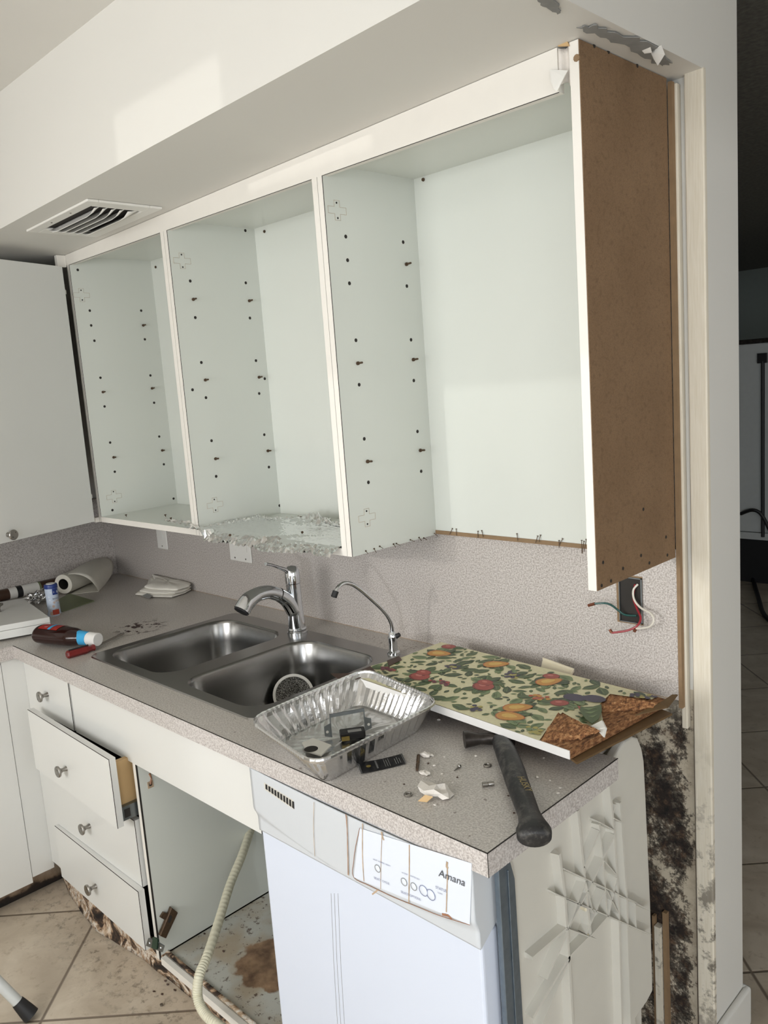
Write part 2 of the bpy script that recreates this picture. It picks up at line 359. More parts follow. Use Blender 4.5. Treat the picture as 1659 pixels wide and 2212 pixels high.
# ================================================================ STRUCTURE
ZS = 2.133; ZCL = 2.425; SY = -.637
def zsof(x): return 2.090+.0195*(x-.55)
XR_ = 0; XR = 2.598; YJ = .030; TH = .149
struct(MB().box((-.3, -3.2, -.1), (6.2, 7, 0)).build('floor', 'tile'))
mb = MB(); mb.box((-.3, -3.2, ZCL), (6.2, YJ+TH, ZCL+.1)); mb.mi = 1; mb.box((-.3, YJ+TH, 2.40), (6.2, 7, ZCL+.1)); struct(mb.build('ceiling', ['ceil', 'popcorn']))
mb = MB(); mb.box((-.15, YJ, 0), (2.30, YJ+TH, 2.40)); mb.box((2.30, YJ, .885), (XR, YJ+TH, ZCL)); mb.mi = 1; mb.box((2.30, YJ, 0), (XR-.032, YJ+TH-.01, .885)); mb.mi = 0
mb.box((XR-.032, YJ, 0), (XR, YJ+TH, .885)); mb.box((2.3, YJ+TH-.01, 0), (XR-.032, YJ+TH, .885)); struct(mb.build('wall_back', ['paint', 'mould'], fix=True))
struct(MB().box((-.15, -3.2, 0), (0, YJ, ZCL)).build('wall_left', 'paint'))
struct(MB().hexa([(0, SY, zsof(0)), (XR, SY, zsof(XR)), (XR, YJ, zsof(XR)), (0, YJ, zsof(0))], [(0, SY, ZCL), (XR, SY, ZCL), (XR, YJ, ZCL), (0, YJ, ZCL)]).build('wall_soffit', 'paint'))
# rear wall with a sliding door opening, a window and an added transom slot
mb = MB()
def panel(x0, x1, z0, z1): mb.box((x0, -3.15, z0), (x1, -3.0, z1))
panel(-.15, 1.2, 0, 2.18); panel(1.2, 2.6, 0, 1.05); panel(1.2, 2.6, 2.05, 2.18); panel(2.6, 3.47, 0, 2.18)
tx0, tx1, tz0, tz1 = 1.253, 1.468, 2.204, 2.266  # slot put in only to shape the soffit light patch
panel(-.15, tx0, 2.18, ZCL); panel(tx1, 6.15, 2.18, ZCL); panel(tx0, tx1, 2.18, tz0); panel(tx0, tx1, tz1, ZCL); panel(5.2, 6.15, 0, 2.18); panel(3.47, 5.2, 1.965, 2.18)
struct(mb.build('wall_rear', 'paint'))
mb = MB(); mb.box((6.0, -3.15, 0), (6.15, -2.3, ZCL)); mb.box((6.0, -.7, 0), (6.15, 7, ZCL)); mb.box((6.0, -2.3, 0), (6.15, -.7, .85)); mb.box((6.0, -2.3, 2.15), (6.15, -.7, ZCL)); struct(mb.build('wall_right', 'paint'))
mb = MB(); mb.box((6.05, -2.3, .85), (6.1, -.7, .89)); mb.box((6.05, -2.3, 2.11), (6.1, -.7, 2.15)); mb.box((6.05, -2.3, .85), (6.1, -2.26, 2.15)); mb.box((6.05, -.74, .85), (6.1, -.7, 2.15)); struct(mb.build('added_window_2', 'edge'))  # unseen window frame, added to go with the right-hand fill lamp
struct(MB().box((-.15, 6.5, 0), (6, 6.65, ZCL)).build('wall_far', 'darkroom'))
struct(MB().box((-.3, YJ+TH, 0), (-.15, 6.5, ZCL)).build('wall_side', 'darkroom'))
# window and door frames of the rear wall
def frame(name, x0, x1, z0, z1, y=-3.08, w=.04, mid=None):
    mb = MB(); mb.box((x0, y-.03, z0), (x0+w, y+.03, z1)); mb.box((x1-w, y-.03, z0), (x1, y+.03, z1)); mb.box((x0, y-.03, z0), (x1, y+.03, z0+w)); mb.box((x0, y-.03, z1-w), (x1, y+.03, z1))
    struct(mb.build(name, 'edge'))
frame('window_1', 1.2, 2.6, 1.05, 2.05); frame('door_1', 3.47, 5.2, 0, 1.965)
# painted corner bead strip and cracked joint on the wall edge
mb = MB(); mb.box((2.561, YJ-.014, 0), (XR+.0015, YJ, ZS)); o = mb.build('trim_1', 'strip', bevel=.003); struct(o)
mb = MB(); mb.tube([(2.5585+.0016*noise.noise(Vector((0, 0, z_*5))), YJ-.001, z_) for z_ in [i*ZS/70 for i in range(71)]], [.0042-.0030*i/70 for i in range(71)], 5); struct(mb.build('trim_2', 'logwood'))
mb = MB(); mb.box((2.5364, .0122, .80), (2.549, YJ, 2.118)); struct(mb.build('trim_3', 'strip', bevel=.002))
mb = MB(); mb.box((XR, YJ-.012, 0), (XR+.016, YJ+TH+.014, .10)); mb.box((XR-.05, YJ+TH, 0), (XR+.016, YJ+TH+.014, .10)); struct(mb.build('baseboard_end', 'paint', bevel=.01, seg=4))
mb = MB(); mb.box((2.46, YJ-.018, 0), (2.475, YJ, .29)); mb.mi = 1; mb.box((2.452, YJ-.012, 0), (2.458, YJ, .31)); mb.box((2.478, YJ-.012, 0), (2.488, YJ, .33)); struct(mb.build('trim_4', ['strip', 'wood']))
# torn drywall paper on the soffit beside the cabinet end
def ragged(pts, mat, name, z=None, th=.0015, jag=.006, k=5, label=None, cat='drywall paper', vec=(0, 0, -1), group=None):
    P = []
    for i in range(len(pts)):
        a = Vector(pts[i]); b = Vector(pts[(i+1) % len(pts)])
        for j in range(k):
            q = a.lerp(b, j/k); d = (b-a).orthogonal().normalized() if False else Vector(((b-a).y, -(b-a).x, 0)).normalized()
            P.append(q+d*random.uniform(-jag, jag)*(1 if j else .3))
    mb = MB(); mb.prism(P, Vector(vec)*th); o = mb.build(name, mat)
    if label: tag(o, label, cat, group)
    return o
zt_ = 2.1275
ragged([PZ(1245, 58, zt_), PZ(1290, 52, zt_), PZ(1340, 72, zt_), PZ(1400, 88, zt_), PZ(1452, 135, zt_), PZ(1430, 142, zt_), PZ(1385, 120, zt_), PZ(1330, 92, zt_), PZ(1290, 75, zt_)], 'greypaper', 'exposed_drywall', label='long grey strip of torn drywall core above the brown cabinet end', cat='torn drywall', jag=.008)
ragged([PZ(1160, -2, zt_), PZ(1196, -8, zt_), PZ(1212, 22, zt_), PZ(1205, 29, zt_), PZ(1180, 14, zt_)], 'greypaper', 'exposed_drywall', label='small grey torn patch on the soffit at the top edge', cat='torn drywall', jag=.004)
mb = MB(); a = [PZ(1405, 112, 2.127), PZ(1428, 98, 2.127), PZ(1436, 118, ZS-.03), PZ(1421, 142, ZS-.035), PZ(1412, 128, ZS-.02)]; mb.prism(a, (0.001, -.0012, 0)); tag(mb.build('paper_flap', 'paper'), 'white curled paper flap hanging from the soffit above brown panel', 'paper flap')
mb = MB(); a = [PZ(1385, 108, 2.127), PZ(1404, 100, 2.127), PZ(1408, 114, ZS-.012), PZ(1392, 116, ZS-.010)]; mb.prism(a, (0.001, -.0012, 0)); tag(mb.build('paper_flap', 'paper'), 'tiny white paper shred left of the big flap above brown panel', 'paper flap')
# ================================================================ BACKSPLASH
o = MB().box((.001, 0, HC), (2.5362, .02, 1.2)).build('backsplash', 'splash'); tag(o, 'speckled grey laminate backsplash behind the sink and faucet', 'backsplash')
o = MB().box((2.5365, -.0005, .85), (2.5445, .012, 2.12)).build('furring_strip', 'wood'); tag(o, 'bare wood strip running up the end of the backsplash', 'wood strip')
o = MB().box((.001, -1.6, HC), (.02, -.0005, 1.2)).build('backsplash', 'splash'); tag(o, 'speckled grey laminate backsplash on the left wall under closed cabinet', 'backsplash')
# ================================================================ UPPER CABINETS
ZB = 1.183; ZT = 2.056; ZBT = 2.089; ZE = 2.127; UD = .316; PT = .018
HOLES = {
 1: [(168,583),(194,671),(197,703),(204,736),(305,671),(313,733),(217,816),(325,811),(226,878),(333,870),(238,956),(344,943),(248,1019),(354,1003),(375,1077),(243,1102)],
 2: [(530,498),(411,607),(422,686),(531,611),(540,687),(435,783),(553,779),(445,859),(416,842),(560,850),(572,818),(457,952),(571,939),(467,1029),(581,1009),(604,1092)],
 3: [(747,511),(751,562),(755,612),(871,523),(879,618),(769,735),(888,734),(776,831),(894,822),(787,948),(902,932),(796,1042),(910,1018)]}
PINS = {1: [(309,703),(328,839),(222,847),(350,973),(245,988)], 2: [(417,647),(538,650),(443,821),(559,815),(465,991),(578,974)], 3: [(877,571),(772,785),(892,777),(793,997),(907,973)]}
TINY = {1: [(175,627),(178,648),(245,1062),(248,1083)], 2: [(392,550),(395,577),(463,1079),(466,1102)], 3: [(727,438),(730,471),(792,1104),(794,1132)]}
XS = [(.572, 1.195, .590), (1.195, 1.859, 1.213), (1.859, 2.535, 1.877)]
UL = ['open white wall cabinet next to the closed left door, narrowest view', 'open white wall cabinet in the middle, foil lining its bottom', 'open white wall cabinet with missing bottom and brown outer side']
for ci, (x0, x1, xi) in enumerate(XS, 1):
    root = empty('wall_cabinet', ((x0+x1)/2, -.15, ZB)); tag(root, UL[ci-1], 'wall cabinet', 'open wall cabinets over the sink')
    e = .0008
    mb = MB(); mb.box((x0+e, -UD+.0012, ZB), (xi, -UD+.02, ZT)); mb.box((x0+e, -UD+.02, ZB), (xi, -.004, ZBT)); mb.mi = 1; mb.box((x0+e, -UD, ZB), (xi-.0012, -UD+.0012, ZT)); mb.mi = 2; mb.box((xi-.0012, -UD, ZB), (xi, -UD+.0012, ZT))
    mb.build('side_panel', ['inner', 'edge', 'dark'], root)
    if ci < 3:
        mb = MB(); mb.box((x1-PT, -UD+.0012, ZB), (x1-e, -UD+.02, ZT)); mb.box((x1-PT, -UD+.02, ZB), (x1-e, -.004, ZBT)); mb.mi = 1; mb.box((x1-PT, -UD, ZB), (x1-e, -UD+.0012, ZT)); mb.build('side_panel', ['inner', 'edge'], root)
    else:
        mb = MB(); mb.box((x1-PT, -UD+.0012, ZB), (x1-.003, -.001, ZE)); mb.mi = 1; mb.box((x1-PT, -UD, ZB), (x1-.0012, -UD+.0012, ZE)); mb.mi = 2; mb.box((x1-.003, -UD+.0012, ZB), (x1, -.001, ZE))
        o = mb.build('side_panel', ['inner', 'edge', 'mdf'], root); o['label'] = 'side panel with bare brown fibreboard outer face'
        mb = MB()
        for px, py in [(1284,99),(1315,112),(1377,142),(1303,1215),(1320,1255),(1385,1200),(1403,1216),(1390,1100),(1439,1160),(1442,1199),(1346,1228),(1300,1265)]:
            p = PX(px, py, x1+.0004); MB().lathe(p-Vector((.002, 0, 0)), (1, 0, 0), [(.0035, 0), (.0035, .0022)], 8).build('screw_hole', 'dark', root)
    bz = ZB+.018 if ci < 3 else ZB+.012
    MB().box((xi, -.010, bz-(.018 if ci < 3 else 0)), (x1-PT, -.002, ZBT)).build('back_panel', 'inner', root)
    mb = MB(); mb.box((xi, -UD+.0195, ZBT-.006), (x1-PT, -.010, ZBT+.0)); mb.build('top_panel', 'inner', root)
    if ci < 3:
        mb = MB(); mb.box((xi, -UD+.0012, ZB), (x1-PT, -.010, ZB+.018)); mb.mi = 1; mb.box((xi, -UD, ZB), (x1-PT, -UD+.0012, ZB+.018)); mb.build('bottom_panel', ['inner', 'edge'], root)
    else:
        o = MB().box((xi, -.013, ZB+.002), (x1-PT, -.002, ZB+.012)).build('bottom_rail', 'wood', root)
    mb = MB()
    for px, py in HOLES[ci]:
        p = PX(px, py, xi+.0004); MB().lathe(p-Vector((.003, 0, 0)), (1, 0, 0), [(.0045, 0), (.0045, .0031)], 10).build('peg_hole', 'dark', root)
    for px, py in TINY[ci]:
        p = PX(px, py, xi+.0004); MB().lathe(p-Vector((.003, 0, 0)), (1, 0, 0), [(.0024, 0), (.0024, .0031)], 8).build('hinge_hole', 'dark', root)
    for px, py in PINS[ci]:
        p = PX(px, py, xi); MB().lathe(p, (1, 0, .05), [(.0045, .0), (.0045, .004), (.0025, .0045), (.0025, .017)], 10).build('shelf_pin', 'screw', root, smooth=True)
    # outline left by a removed hinge plate
    for a, b in (TINY[ci][0:2], TINY[ci][2:4]):
        c0 = (PX(*a, xi+.0005)+PX(*b, xi+.0005))/2; w, h = .028, .022
        pl = [(-w,-h*.35),(-w*.3,-h*.35),(-w*.3,-h),(w*.3,-h),(w*.3,-h*.35),(w,-h*.35),(w,h*.35),(w*.3,h*.35),(w*.3,h),(-w*.3,h),(-w*.3,h*.35),(-w,h*.35),(-w,-h*.35)]
        MB().tube([c0+Vector((0, u_, v_)) for u_, v_ in pl], .0004, 4).build('hinge_mark', 'rust' , root)
# rail along the top front (continuous)
mb = MB(); mb.hexa([(.552, -UD, ZT), (2.493, -UD, ZT), (2.493, -UD+.018, ZT), (.552, -UD+.018, ZT)], [(.552, -UD, zsof(.552)-.001), (2.493, -UD, zsof(2.493)-.001), (2.493, -UD+.018, zsof(2.493)-.001), (.552, -UD+.018, zsof(.552)-.001)]); mb.mi = 1; mb.box((.575, -UD+.0005, ZT-.0008), (2.493, -UD+.002, ZT)); tag(mb.build('top_rail', ['edge', 'dark']), 'long white rail between the soffit and the open wall cabinets', 'cabinet rail')
# plastered end of the rail, torn
mb = MB(); mb.grid(lambda u, v: Vector((2.493+.026*u, -UD+.002+.018*math.sin(math.pi*u)*(1-.4*v), ZT+.01+v*(2.126-ZT-.012)+.006*math.sin(5*u)*(1-v))), 8, 6); tag(mb.build('plaster_patch', 'plaster', smooth=True, solid=.004), 'smooth white plaster patch at the right end of the top rail', 'plaster')
mb = MB(); a = [PY(1188, 150, -UD-.004), PY(1226, 152, -UD-.004), PY(1218, 166, -UD-.008), PY(1203, 198, -UD-.012), PY(1196, 192, -UD-.012), PY(1189, 176, -UD-.008)]; mb.prism(a, (0, .0012, 0)); tag(mb.build('paper_flap', 'paper'), 'white paper flap dangling below the right end of the top rail', 'paper flap')
mb = MB(); a = [PY(1203, 82, -UD-.003), PY(1215, 72, -UD-.003), PY(1246, 56, -UD-.003), PY(1252, 62, -UD-.003), PY(1222, 82, -UD-.003), PY(1229, 99, -UD-.003), PY(1205, 100, -UD-.003)]; mb.prism(a, (0, .004, 0)); tag(mb.build('torn_cardboard', 'plywood'), 'torn tan drywall edge above the cabinet corner', 'torn drywall')
mb = MB(); mb.lathe(PY(1245, 125, -UD-.001), (0, 1, 0), [(.006, 0), (.006, .004)], 10); tag(mb.build('wood_chip', 'wood'), 'tan wood chip stuck at the top of the cabinet end', 'wood chip')
# left corner filler blocks
MBf = MB(); MBf.box((.552, -UD-.002, ZT-.005), (.5715, -UD-.0005, 2.089)); MBf.box((.552, -UD-.03, 2.05), (.5515+.018, -UD-.001, 2.089)); tag(MBf.build('corner_filler', 'edge', bevel=.003), 'small white filler block at the upper inner corner of the cabinets', 'filler block')
tag(MB().box((.545, -UD-.012, ZB-.002), (.5715, -UD+.02, ZB+.016)).build('corner_filler', 'edge', bevel=.002), 'small white filler block at the lower inner corner of the cabinets', 'filler block')
# nails under cabinet 3
ORD = ['leftmost', 'second from left', 'third from left', 'fourth from left', 'fifth from left', 'sixth from left', 'seventh from left', 'eighth from left', 'rightmost']
def nail(p, d, ln=.018, name='nail', label=None, grp=None):
    d = Vector(d).normalized(); mb = MB(); mb.lathe(p, d, [(.0022, 0), (.0022, .0012), (.0009, .0015), (.0007, ln)], 8); return tag(mb.build(name, 'screw', smooth=True), label, 'nail', grp)
for k_, (px, py) in enumerate([(978,1151),(986,1152),(1033,1157),(1041,1156),(1117,1163),(1162,1168),(1168,1166),(1208,1178),(1216,1174)]):
    p = PY(px, py, -.012); nail(p+Vector((0, 0, .012)), (random.uniform(-.5, .5), -.3, -1), label='rusty nail, '+ORD[k_]+' of nine along the right cabinet bottom rail', grp='nails along the bottom rail')
for k_, (px, py) in enumerate([(1257,1178),(1262,1180),(1267,1176)]):
    p = PY(px, py, -.03); nail(p+Vector((0, 0, .012)), (random.uniform(-.3, .3), 0, -1), ln=.03, label='long nail at the bottom left of the brown end panel, '+('left', 'middle', 'right')[k_]+' of three', grp='nails beside the brown panel')
for k_, (px, py) in enumerate([(790,1190),(808,1185),(820,1180),(850,1175),(856,1174),(886,1166),(905,1161),(915,1162),(938,1152)]):
    p = PX(px, py, 1.8785); nail(p, (.9, random.uniform(-.4, .4), random.uniform(-.9, -.2)), ln=.014, label='rusty nail, '+ORD[k_]+' of nine low on the divider panel', grp='nails low on the divider panel')
# left wall cabinet (closed, hinges seen in the gap)
root = empty('wall_cabinet', (.3, -.7, ZB)); tag(root, 'closed white wall cabinet on the left with door slightly ajar', 'wall cabinet')
mb = MB(); mb.box((.0205, -1.3, ZB), (.553, -1.28, 2.05)); mb.box((.0205, -.36, ZB), (.04, -.34, 2.05)); mb.box((.0205, -1.3, ZB), (.553, -.34, ZB+.018)); mb.box((.0205, -1.3, 2.032), (.553, -.34, 2.05)); mb.mi = 1; mb.box((.0205, -1.28, ZB+.018), (.03, -.36, 2.032)); mb.box((.03, -.345, ZB+.018), (.553, -.335, 2.05)); mb.build('carcass', ['white', 'dark'], root)  # inner back and end sheets coloured dark to stand in for interior shade
hp = Vector((.600, -.345, 0)); dv = Vector((.095, -.285, 0)).normalized(); nv = Vector((-dv.y, dv.x, 0)); nv = nv if nv.x > 0 else -nv
def drot(u, w, z): return hp+dv*u+nv*w+Vector((0, 0, z))
def dbox(mb, u0, u1, w0, w1, z0, z1): mb.hexa([drot(u0, w0, z0), drot(u1, w0, z0), drot(u1, w1, z0), drot(u0, w1, z0)], [drot(u0, w0, z1), drot(u1, w0, z1), drot(u1, w1, z1), drot(u0, w1, z1)])
mb = MB(); dbox(mb, 0, .46, -.018, 0, 1.19, 2.047); d_ = mb.build('door', 'white', root, bevel=.0012)
def knob(p, n, parent, s=1.0, name='knob'):
    return MB().lathe(p, n, [(.0075*s, 0), (.0065*s, .004*s), (.005*s, .012*s), (.008*s, .018*s), (.0155*s, .022*s), (.0165*s, .026*s), (.015*s, .0285*s), (.008*s, .0290*s), (.0075*s, .0275*s)], 24).build(name, 'nickel', parent, smooth=True)
dd = ray(17, 1155); tt = (hp-CAM).dot(nv)/dd.dot(nv); kp = CAM+dd*tt; knob(kp, nv, d_)
MB().box((.555, -1.298, 1.19), (.573, -.835, 2.047)).build('door', 'white', root, bevel=.0012)
for zz in (1.27, 1.96):
    mb = MB(); mb.box((.556, -.362, zz), (.585, -.335, zz+.014)); mb.build('hinge', 'edge', root)
# ================================================================ VENT
root = empty('air_vent', (1.08, -.46, 2.09)); tag(root, 'white metal air register with slanted louvres in the soffit underside', 'air vent')
VX0, VX1, VY0, VY1 = .885, 1.272, -.572, -.358; ix0, ix1, iy0, iy1 = .935, 1.225, -.540, -.395
def vz(x, d=0): return zsof(x)-d
def vbox(mb, x0, x1, y0, y1, d0, d1): mb.hexa([(x0, y0, vz(x0, d1)), (x1, y0, vz(x1, d1)), (x1, y1, vz(x1, d1)), (x0, y1, vz(x0, d1))], [(x0, y0, vz(x0, d0)), (x1, y0, vz(x1, d0)), (x1, y1, vz(x1, d0)), (x0, y1, vz(x0, d0))])
mb = MB(); vbox(mb, VX0, VX1, VY0, iy0, .0004, .007); vbox(mb, VX0, VX1, iy1, VY1, .0004, .007); vbox(mb, VX0, ix0, iy0, iy1, .0004, .007); vbox(mb, ix1, VX1, iy0, iy1, .0004, .007); mb.build('vent_frame', 'plate', root, bevel=.002)
mb = MB(); vbox(mb, ix0, ix1, iy0, iy1, .0004, .0012); mb.build('duct_opening', 'dark', root)
for k in range(5):
    y0 = iy0+.010+k*.024; w_ = .020 if k < 4 else .036
    mb = MB(); mb.grid(lambda u, v: Vector((ix0+.004+(ix1-ix0-.008)*u, y0+w_*(v**.6), vz(ix0+(ix1-ix0)*u, .002)-.020*(1-v)**1.5*min(1, .35+6*min(u, 1-u)))), 12, 6); mb.build('louvre', 'plate', root, smooth=True, solid=.0012)
for x_ in (1.02, 1.14): MB().lathe((x_, VY0+.016, vz(x_, .0072)), (0, 0, -1), [(.003, 0), (.002, .0012)], 8).build('screw', 'nickel', root)
# ================================================================ WALL PLATES
def plate(x0, x1, z0, z1, label, n, name='switch_plate'):
    root = empty(name, ((x0+x1)/2, 0, z0)); tag(root, label, 'wall plate')
    MB().box((x0, -.006, z0), (x1, 0, z1)).build('cover', 'plate', root, bevel=.003)
    w = (x1-x0)/n
    for i in range(n):
        cx = x0+w*(i+.5); cz = (z0+z1)/2
        mb = MB(); mb.box((cx-.012, -.0085, cz-.022), (cx+.012, -.0062, cz+.022)); s_ = mb.build('rocker' if i == 0 and n == 2 else 'toggle', 'plate', root, bevel=.001)
        MB().lathe((cx, -.0062, z0+.012), (0, -1, 0), [(.003, 0), (.003, .001)], 8).build('screw', 'nickel', root)
plate(.397, .470, 1.012, 1.13, 'single white switch plate near the corner, half under the cabinet', 1)
plate(.894, 1.020, 1.014, 1.132, 'wide double white plate on the backsplash below the foil', 2)
# junction box
root = empty('junction_box', (2.43, 0, 1.03)); tag(root, 'open electrical box with loose wires in the right backsplash', 'junction box')
bx = [PY(1338, 1250, -.0008), PY(1384, 1254, -.0008), PY(1384, 1336, -.0008), PY(1340, 1338, -.0008)]; x0 = bx[0].x+.004; x1 = bx[2].x+.006; z0 = .99+.03; z0 = PY(1342, 1340, 0).z; z1 = z0+.103
mb = MB(); mb.box((x0-.012, -.001, z0-.004), (x1, 0.0002, z1+.003)); mb.build('cut_edge', 'wood', root)
mb = MB(); mb.box((x0-.004, -.0018, z0), (x1, -.0008, z1)); mb.mi = 1; t_ = .002
for a in ((x0-.004, x0-.004+t_, z0, z1), (x1-t_, x1, z0, z1), (x0-.004, x1, z0, z0+t_), (x0-.004, x1, z1-t_, z1)): mb.box((a[0], -.006, a[2]), (a[1], -.0018, a[3]))
mb.build('metal_box', ['dark', 'galv'], root)
def wire(pts, ys, mat, lab):
    MB().tube([PY(px, py, y_) for (px, py), y_ in zip(pts, ys)], .0024, 8, smooth_path=6).build('wire', mat, root, smooth=True)['label'] = lab
wire([(1375,1330),(1350,1328),(1335,1318),(1322,1308),(1308,1303),(1285,1304)], [-.004,-.012,-.02,-.03,-.04,-.045], 'wgreen', 'dark green wire')
wire([(1372,1262),(1368,1290),(1376,1315),(1384,1335),(1376,1352),(1355,1362),(1322,1367)], [-.003,-.006,-.012,-.02,-.03,-.035,-.04], 'wred', 'red wire')
wire([(1378,1262),(1368,1275),(1370,1295),(1383,1312),(1405,1325),(1412,1340),(1402,1354),(1374,1358)], [-.003,-.010,-.014,-.018,-.024,-.028,-.03,-.032], 'wwhite', 'white wire')
for (a, b), y_ in ((((1285,1304),(1271,1308)), -.045), (((1322,1367),(1317,1360)), -.04), (((1374,1358),(1370,1364)), -.032)):
    MB().tube([PY(*a, y_), PY(*b, y_)], .0035, 8).build('wire_tip', 'copper', root)
# ================================================================ COUNTERTOP
root = empty('countertop', (1.28, -.35, HC-.04)); tag(root, 'L-shaped speckled grey laminate countertop holding the double sink', 'countertop')
L = 2.568; sx0, sx1, sy0, sy1 = 1.062, 1.825, -.600, -.125
outl = [(.021, -.001), (2.53, -.001), (2.53, -.05), (L, -.06), (L, -CD), (CD, -CD), (CD, -1.7), (.021, -1.7)]
mb = MB()
def slab(mb, x0, y0, x1, y1, z0, z1): mb.box((x0, y0, z0), (x1, y1, z1))
for r_ in ((.021, -CD+.001, sx0, -.0005), (sx1, -CD+.001, 2.512, -.0005), (sx0, -CD+.001, sx1, sy0), (sx0, sy1, sx1, -.0005), (.021, -1.7, CD-.001, -CD+.001), (2.512, -CD+.001, L-.001, -.318)):
    slab(mb, r_[0], r_[1], r_[2], r_[3], HC-.022, HC)
mb.build('worktop', 'counter', root)
mb = MB(); mb.box((CD-.0005, -CD, HC-.041), (L, -CD+.0012, HC-.0008)); mb.box((L-.0012, -CD+.0012, HC-.041), (L, -.3175, HC-.0008)); mb.box((CD-.0012, -1.7, HC-.041), (CD, -CD+.0012, HC-.0008)); mb.build('edge_band', 'cedge', root)
mb = MB(); mb.box((CD+.002, -CD+.0012, HC-.040), (L-.0012, -CD+.02, HC-.022)); mb.box((L-.02, -CD+.02, HC-.040), (L-.0012, -.3175, HC-.022)); mb.box((CD-.02, -1.7, HC-.040), (CD-.0012, -CD+.001, HC-.022)); mb.build('substrate', 'particle', root)
mb = MB(); mb.box((CD, -CD-.0003, HC-.0008), (L+.0003, -CD+.0016, HC+.0003)); mb.box((L-.0016, -CD, HC-.0008), (L+.0003, -.3175, HC+.0003)); mb.box((L-.0006, -CD-.0003, HC-.041), (L+.0003, -CD+.0006, HC)); mb.build('edge_seam', 'dark', root)
mb = MB(); mb.tube([(.03+i*.05, -.0008, HC+.0006) for i in range(51)], .0008, 5); mb.build('caulk_line', 'rust', root)
# ================================================================ SINK
root = empty('kitchen_sink', (1.44, -.37, HC)); tag(root, 'stainless steel double bowl sink set into the countertop', 'sink')
rim = dict(x0=1.040, x1=1.845, y0=-.622, y1=-.108)
def rrect(x0, y0, x1, y1, r, k=6):
    P = []
    for cx, cy, a0 in ((x1-r, y1-r, 0), (x0+r, y1-r, 90), (x0+r, y0+r, 180), (x1-r, y0+r, 270)):
        for i in range(k+1):
            a = math.radians(a0+90*i/k); P.append((cx+r*math.cos(a), cy+r*math.sin(a)))
    return P
B1 = (1.068, -.588, 1.400, -.165); B2 = (1.470, -.588, 1.802, -.165)
# deck: constrained fill through triangulation of rim with two holes
bm = bmesh.new(); loops = []
for k_, (q, r_, z_) in enumerate((((rim['x0'], rim['y0'], rim['x1'], rim['y1']), .03, HC+.0035), (B1, .07, HC+.0035), (B2, .07, HC+.0035))):
    vs_ = [bm.verts.new((x_, y_, z_)) for x_, y_ in rrect(*q, r_, 8)]; es = [bm.edges.new((vs_[i], vs_[(i+1) % len(vs_)])) for i in range(len(vs_))]; loops.append(vs_)
bmesh.ops.triangle_fill(bm, edges=bm.edges[:], use_beauty=True)
lo = [bm.verts.new((v.co.x+(.002 if v.co.x > 1.44 else -.002), v.co.y+(.002 if v.co.y > -.36 else -.002), HC+.0002)) for v in loops[0]]
for i in range(len(lo)): j = (i+1) % len(lo); bm.faces.new((loops[0][i], loops[0][j], lo[j], lo[i]))
mb = MB(); mb.bm.free(); mb.bm = bm; mb.build('deck', 'steel', root, smooth=True)
for q in (B1, B2):
    def ring(ins, z_, rr, q=q): return [Vector((x_, y_, z_)) for x_, y_ in rrect(q[0]+ins, q[1]+ins, q[2]-ins, q[3]-ins, rr, 8)]
    prof = [(0, HC+.0035, .07), (.003, HC+.001, .069), (.006, HC-.006, .067), (.012, HC-.06, .066), (.018, HC-.13, .064), (.028, HC-.155, .062), (.048, HC-.168, .055), (.08, HC-.172, .04)]
    R = [ring(*p_) for p_ in prof]; mb = MB(); V = [[mb.bm.verts.new(p_) for p_ in r_] for r_ in R]; n_ = len(V[0])
    for i in range(len(V)-1):
        for k in range(n_): mb.bm.faces.new((V[i][k], V[i][(k+1) % n_], V[i+1][(k+1) % n_], V[i+1][k]))
    mb.bm.faces.new(V[-1][::-1]); o = mb.build('bowl', 'steel', root, fix=False)
    for p_ in o.data.polygons: p_.use_smooth = True
    c_ = ((q[0]+q[2])/2, (q[1]+q[3])/2); mb = MB(); mb.lathe((c_[0], c_[1], HC-.1722), (0, 0, 1), [(.045, 0), (.045, .002), (.036, .0022), (.034, .0008), (.0, .0006)], 24); mb.build('drain', 'nickel', root, smooth=True)
# faucet
root = empty('kitchen_faucet', (1.415, -.143, HC+.0035)); tag(root, 'chrome pull-out kitchen faucet with lever handle on top', 'faucet')
fz = HC+.0035; fx, fy = 1.415, -.143
MB().lathe((fx, fy, fz), (0, 0, 1), [(.030, 0), (.030, .006), (.0275, .008), (.0275, .013), (.029, .015), (.0265, .019)], 32).build('base_ring', 'chrome', root, smooth=True)
MB().lathe((fx, fy, fz+.018), (0, 0, 1), [(.0255, 0), (.0245, .03), (.0225, .07), (.0215, .125), (.0215, .135)], 32).build('column', 'chrome', root, smooth=True)
MB().lathe((fx, fy, fz+.155), (0, 0, 1), [(.0222, 0), (.0222, .004), (.0225, .02), (.021, .038), (.0165, .046), (.012, .050), (.001, .052)], 32).build('cap', 'chrome', root, smooth=True)
MB().tube([PX(628,1243,fx), PX(618,1232,fx), PX(603,1226,fx), PX(588,1221,fx), PX(574,1218,fx)], [(.010, .009), (.008, .007), (.0065, .005), (.0062, .0042), (.0068, .005)], 14, smooth_path=6, flat=(1, 0, 0)).build('lever', 'chrome', root, smooth=True)
MB().tube([PX(643,1345,fx), PX(634,1318,fx), PX(619,1296,fx), PX(601,1284,fx)], [.013, .0235, .0220, .0200], 20, smooth_path=8).build('spout', 'chrome', root, smooth=True)
sp = MB().tube([PX(601,1284,fx), PX(580,1279,fx), PX(556,1284,fx), PX(536,1298,fx), PX(522,1319,fx)], [(.0200, .0200), (.0195, .020), (.0205, .021), (.024, .0245), (.0265, .022)], 20, smooth_path=8, flat=(1, 0, 0)).build('spray_head', 'chrome', root, smooth=True)
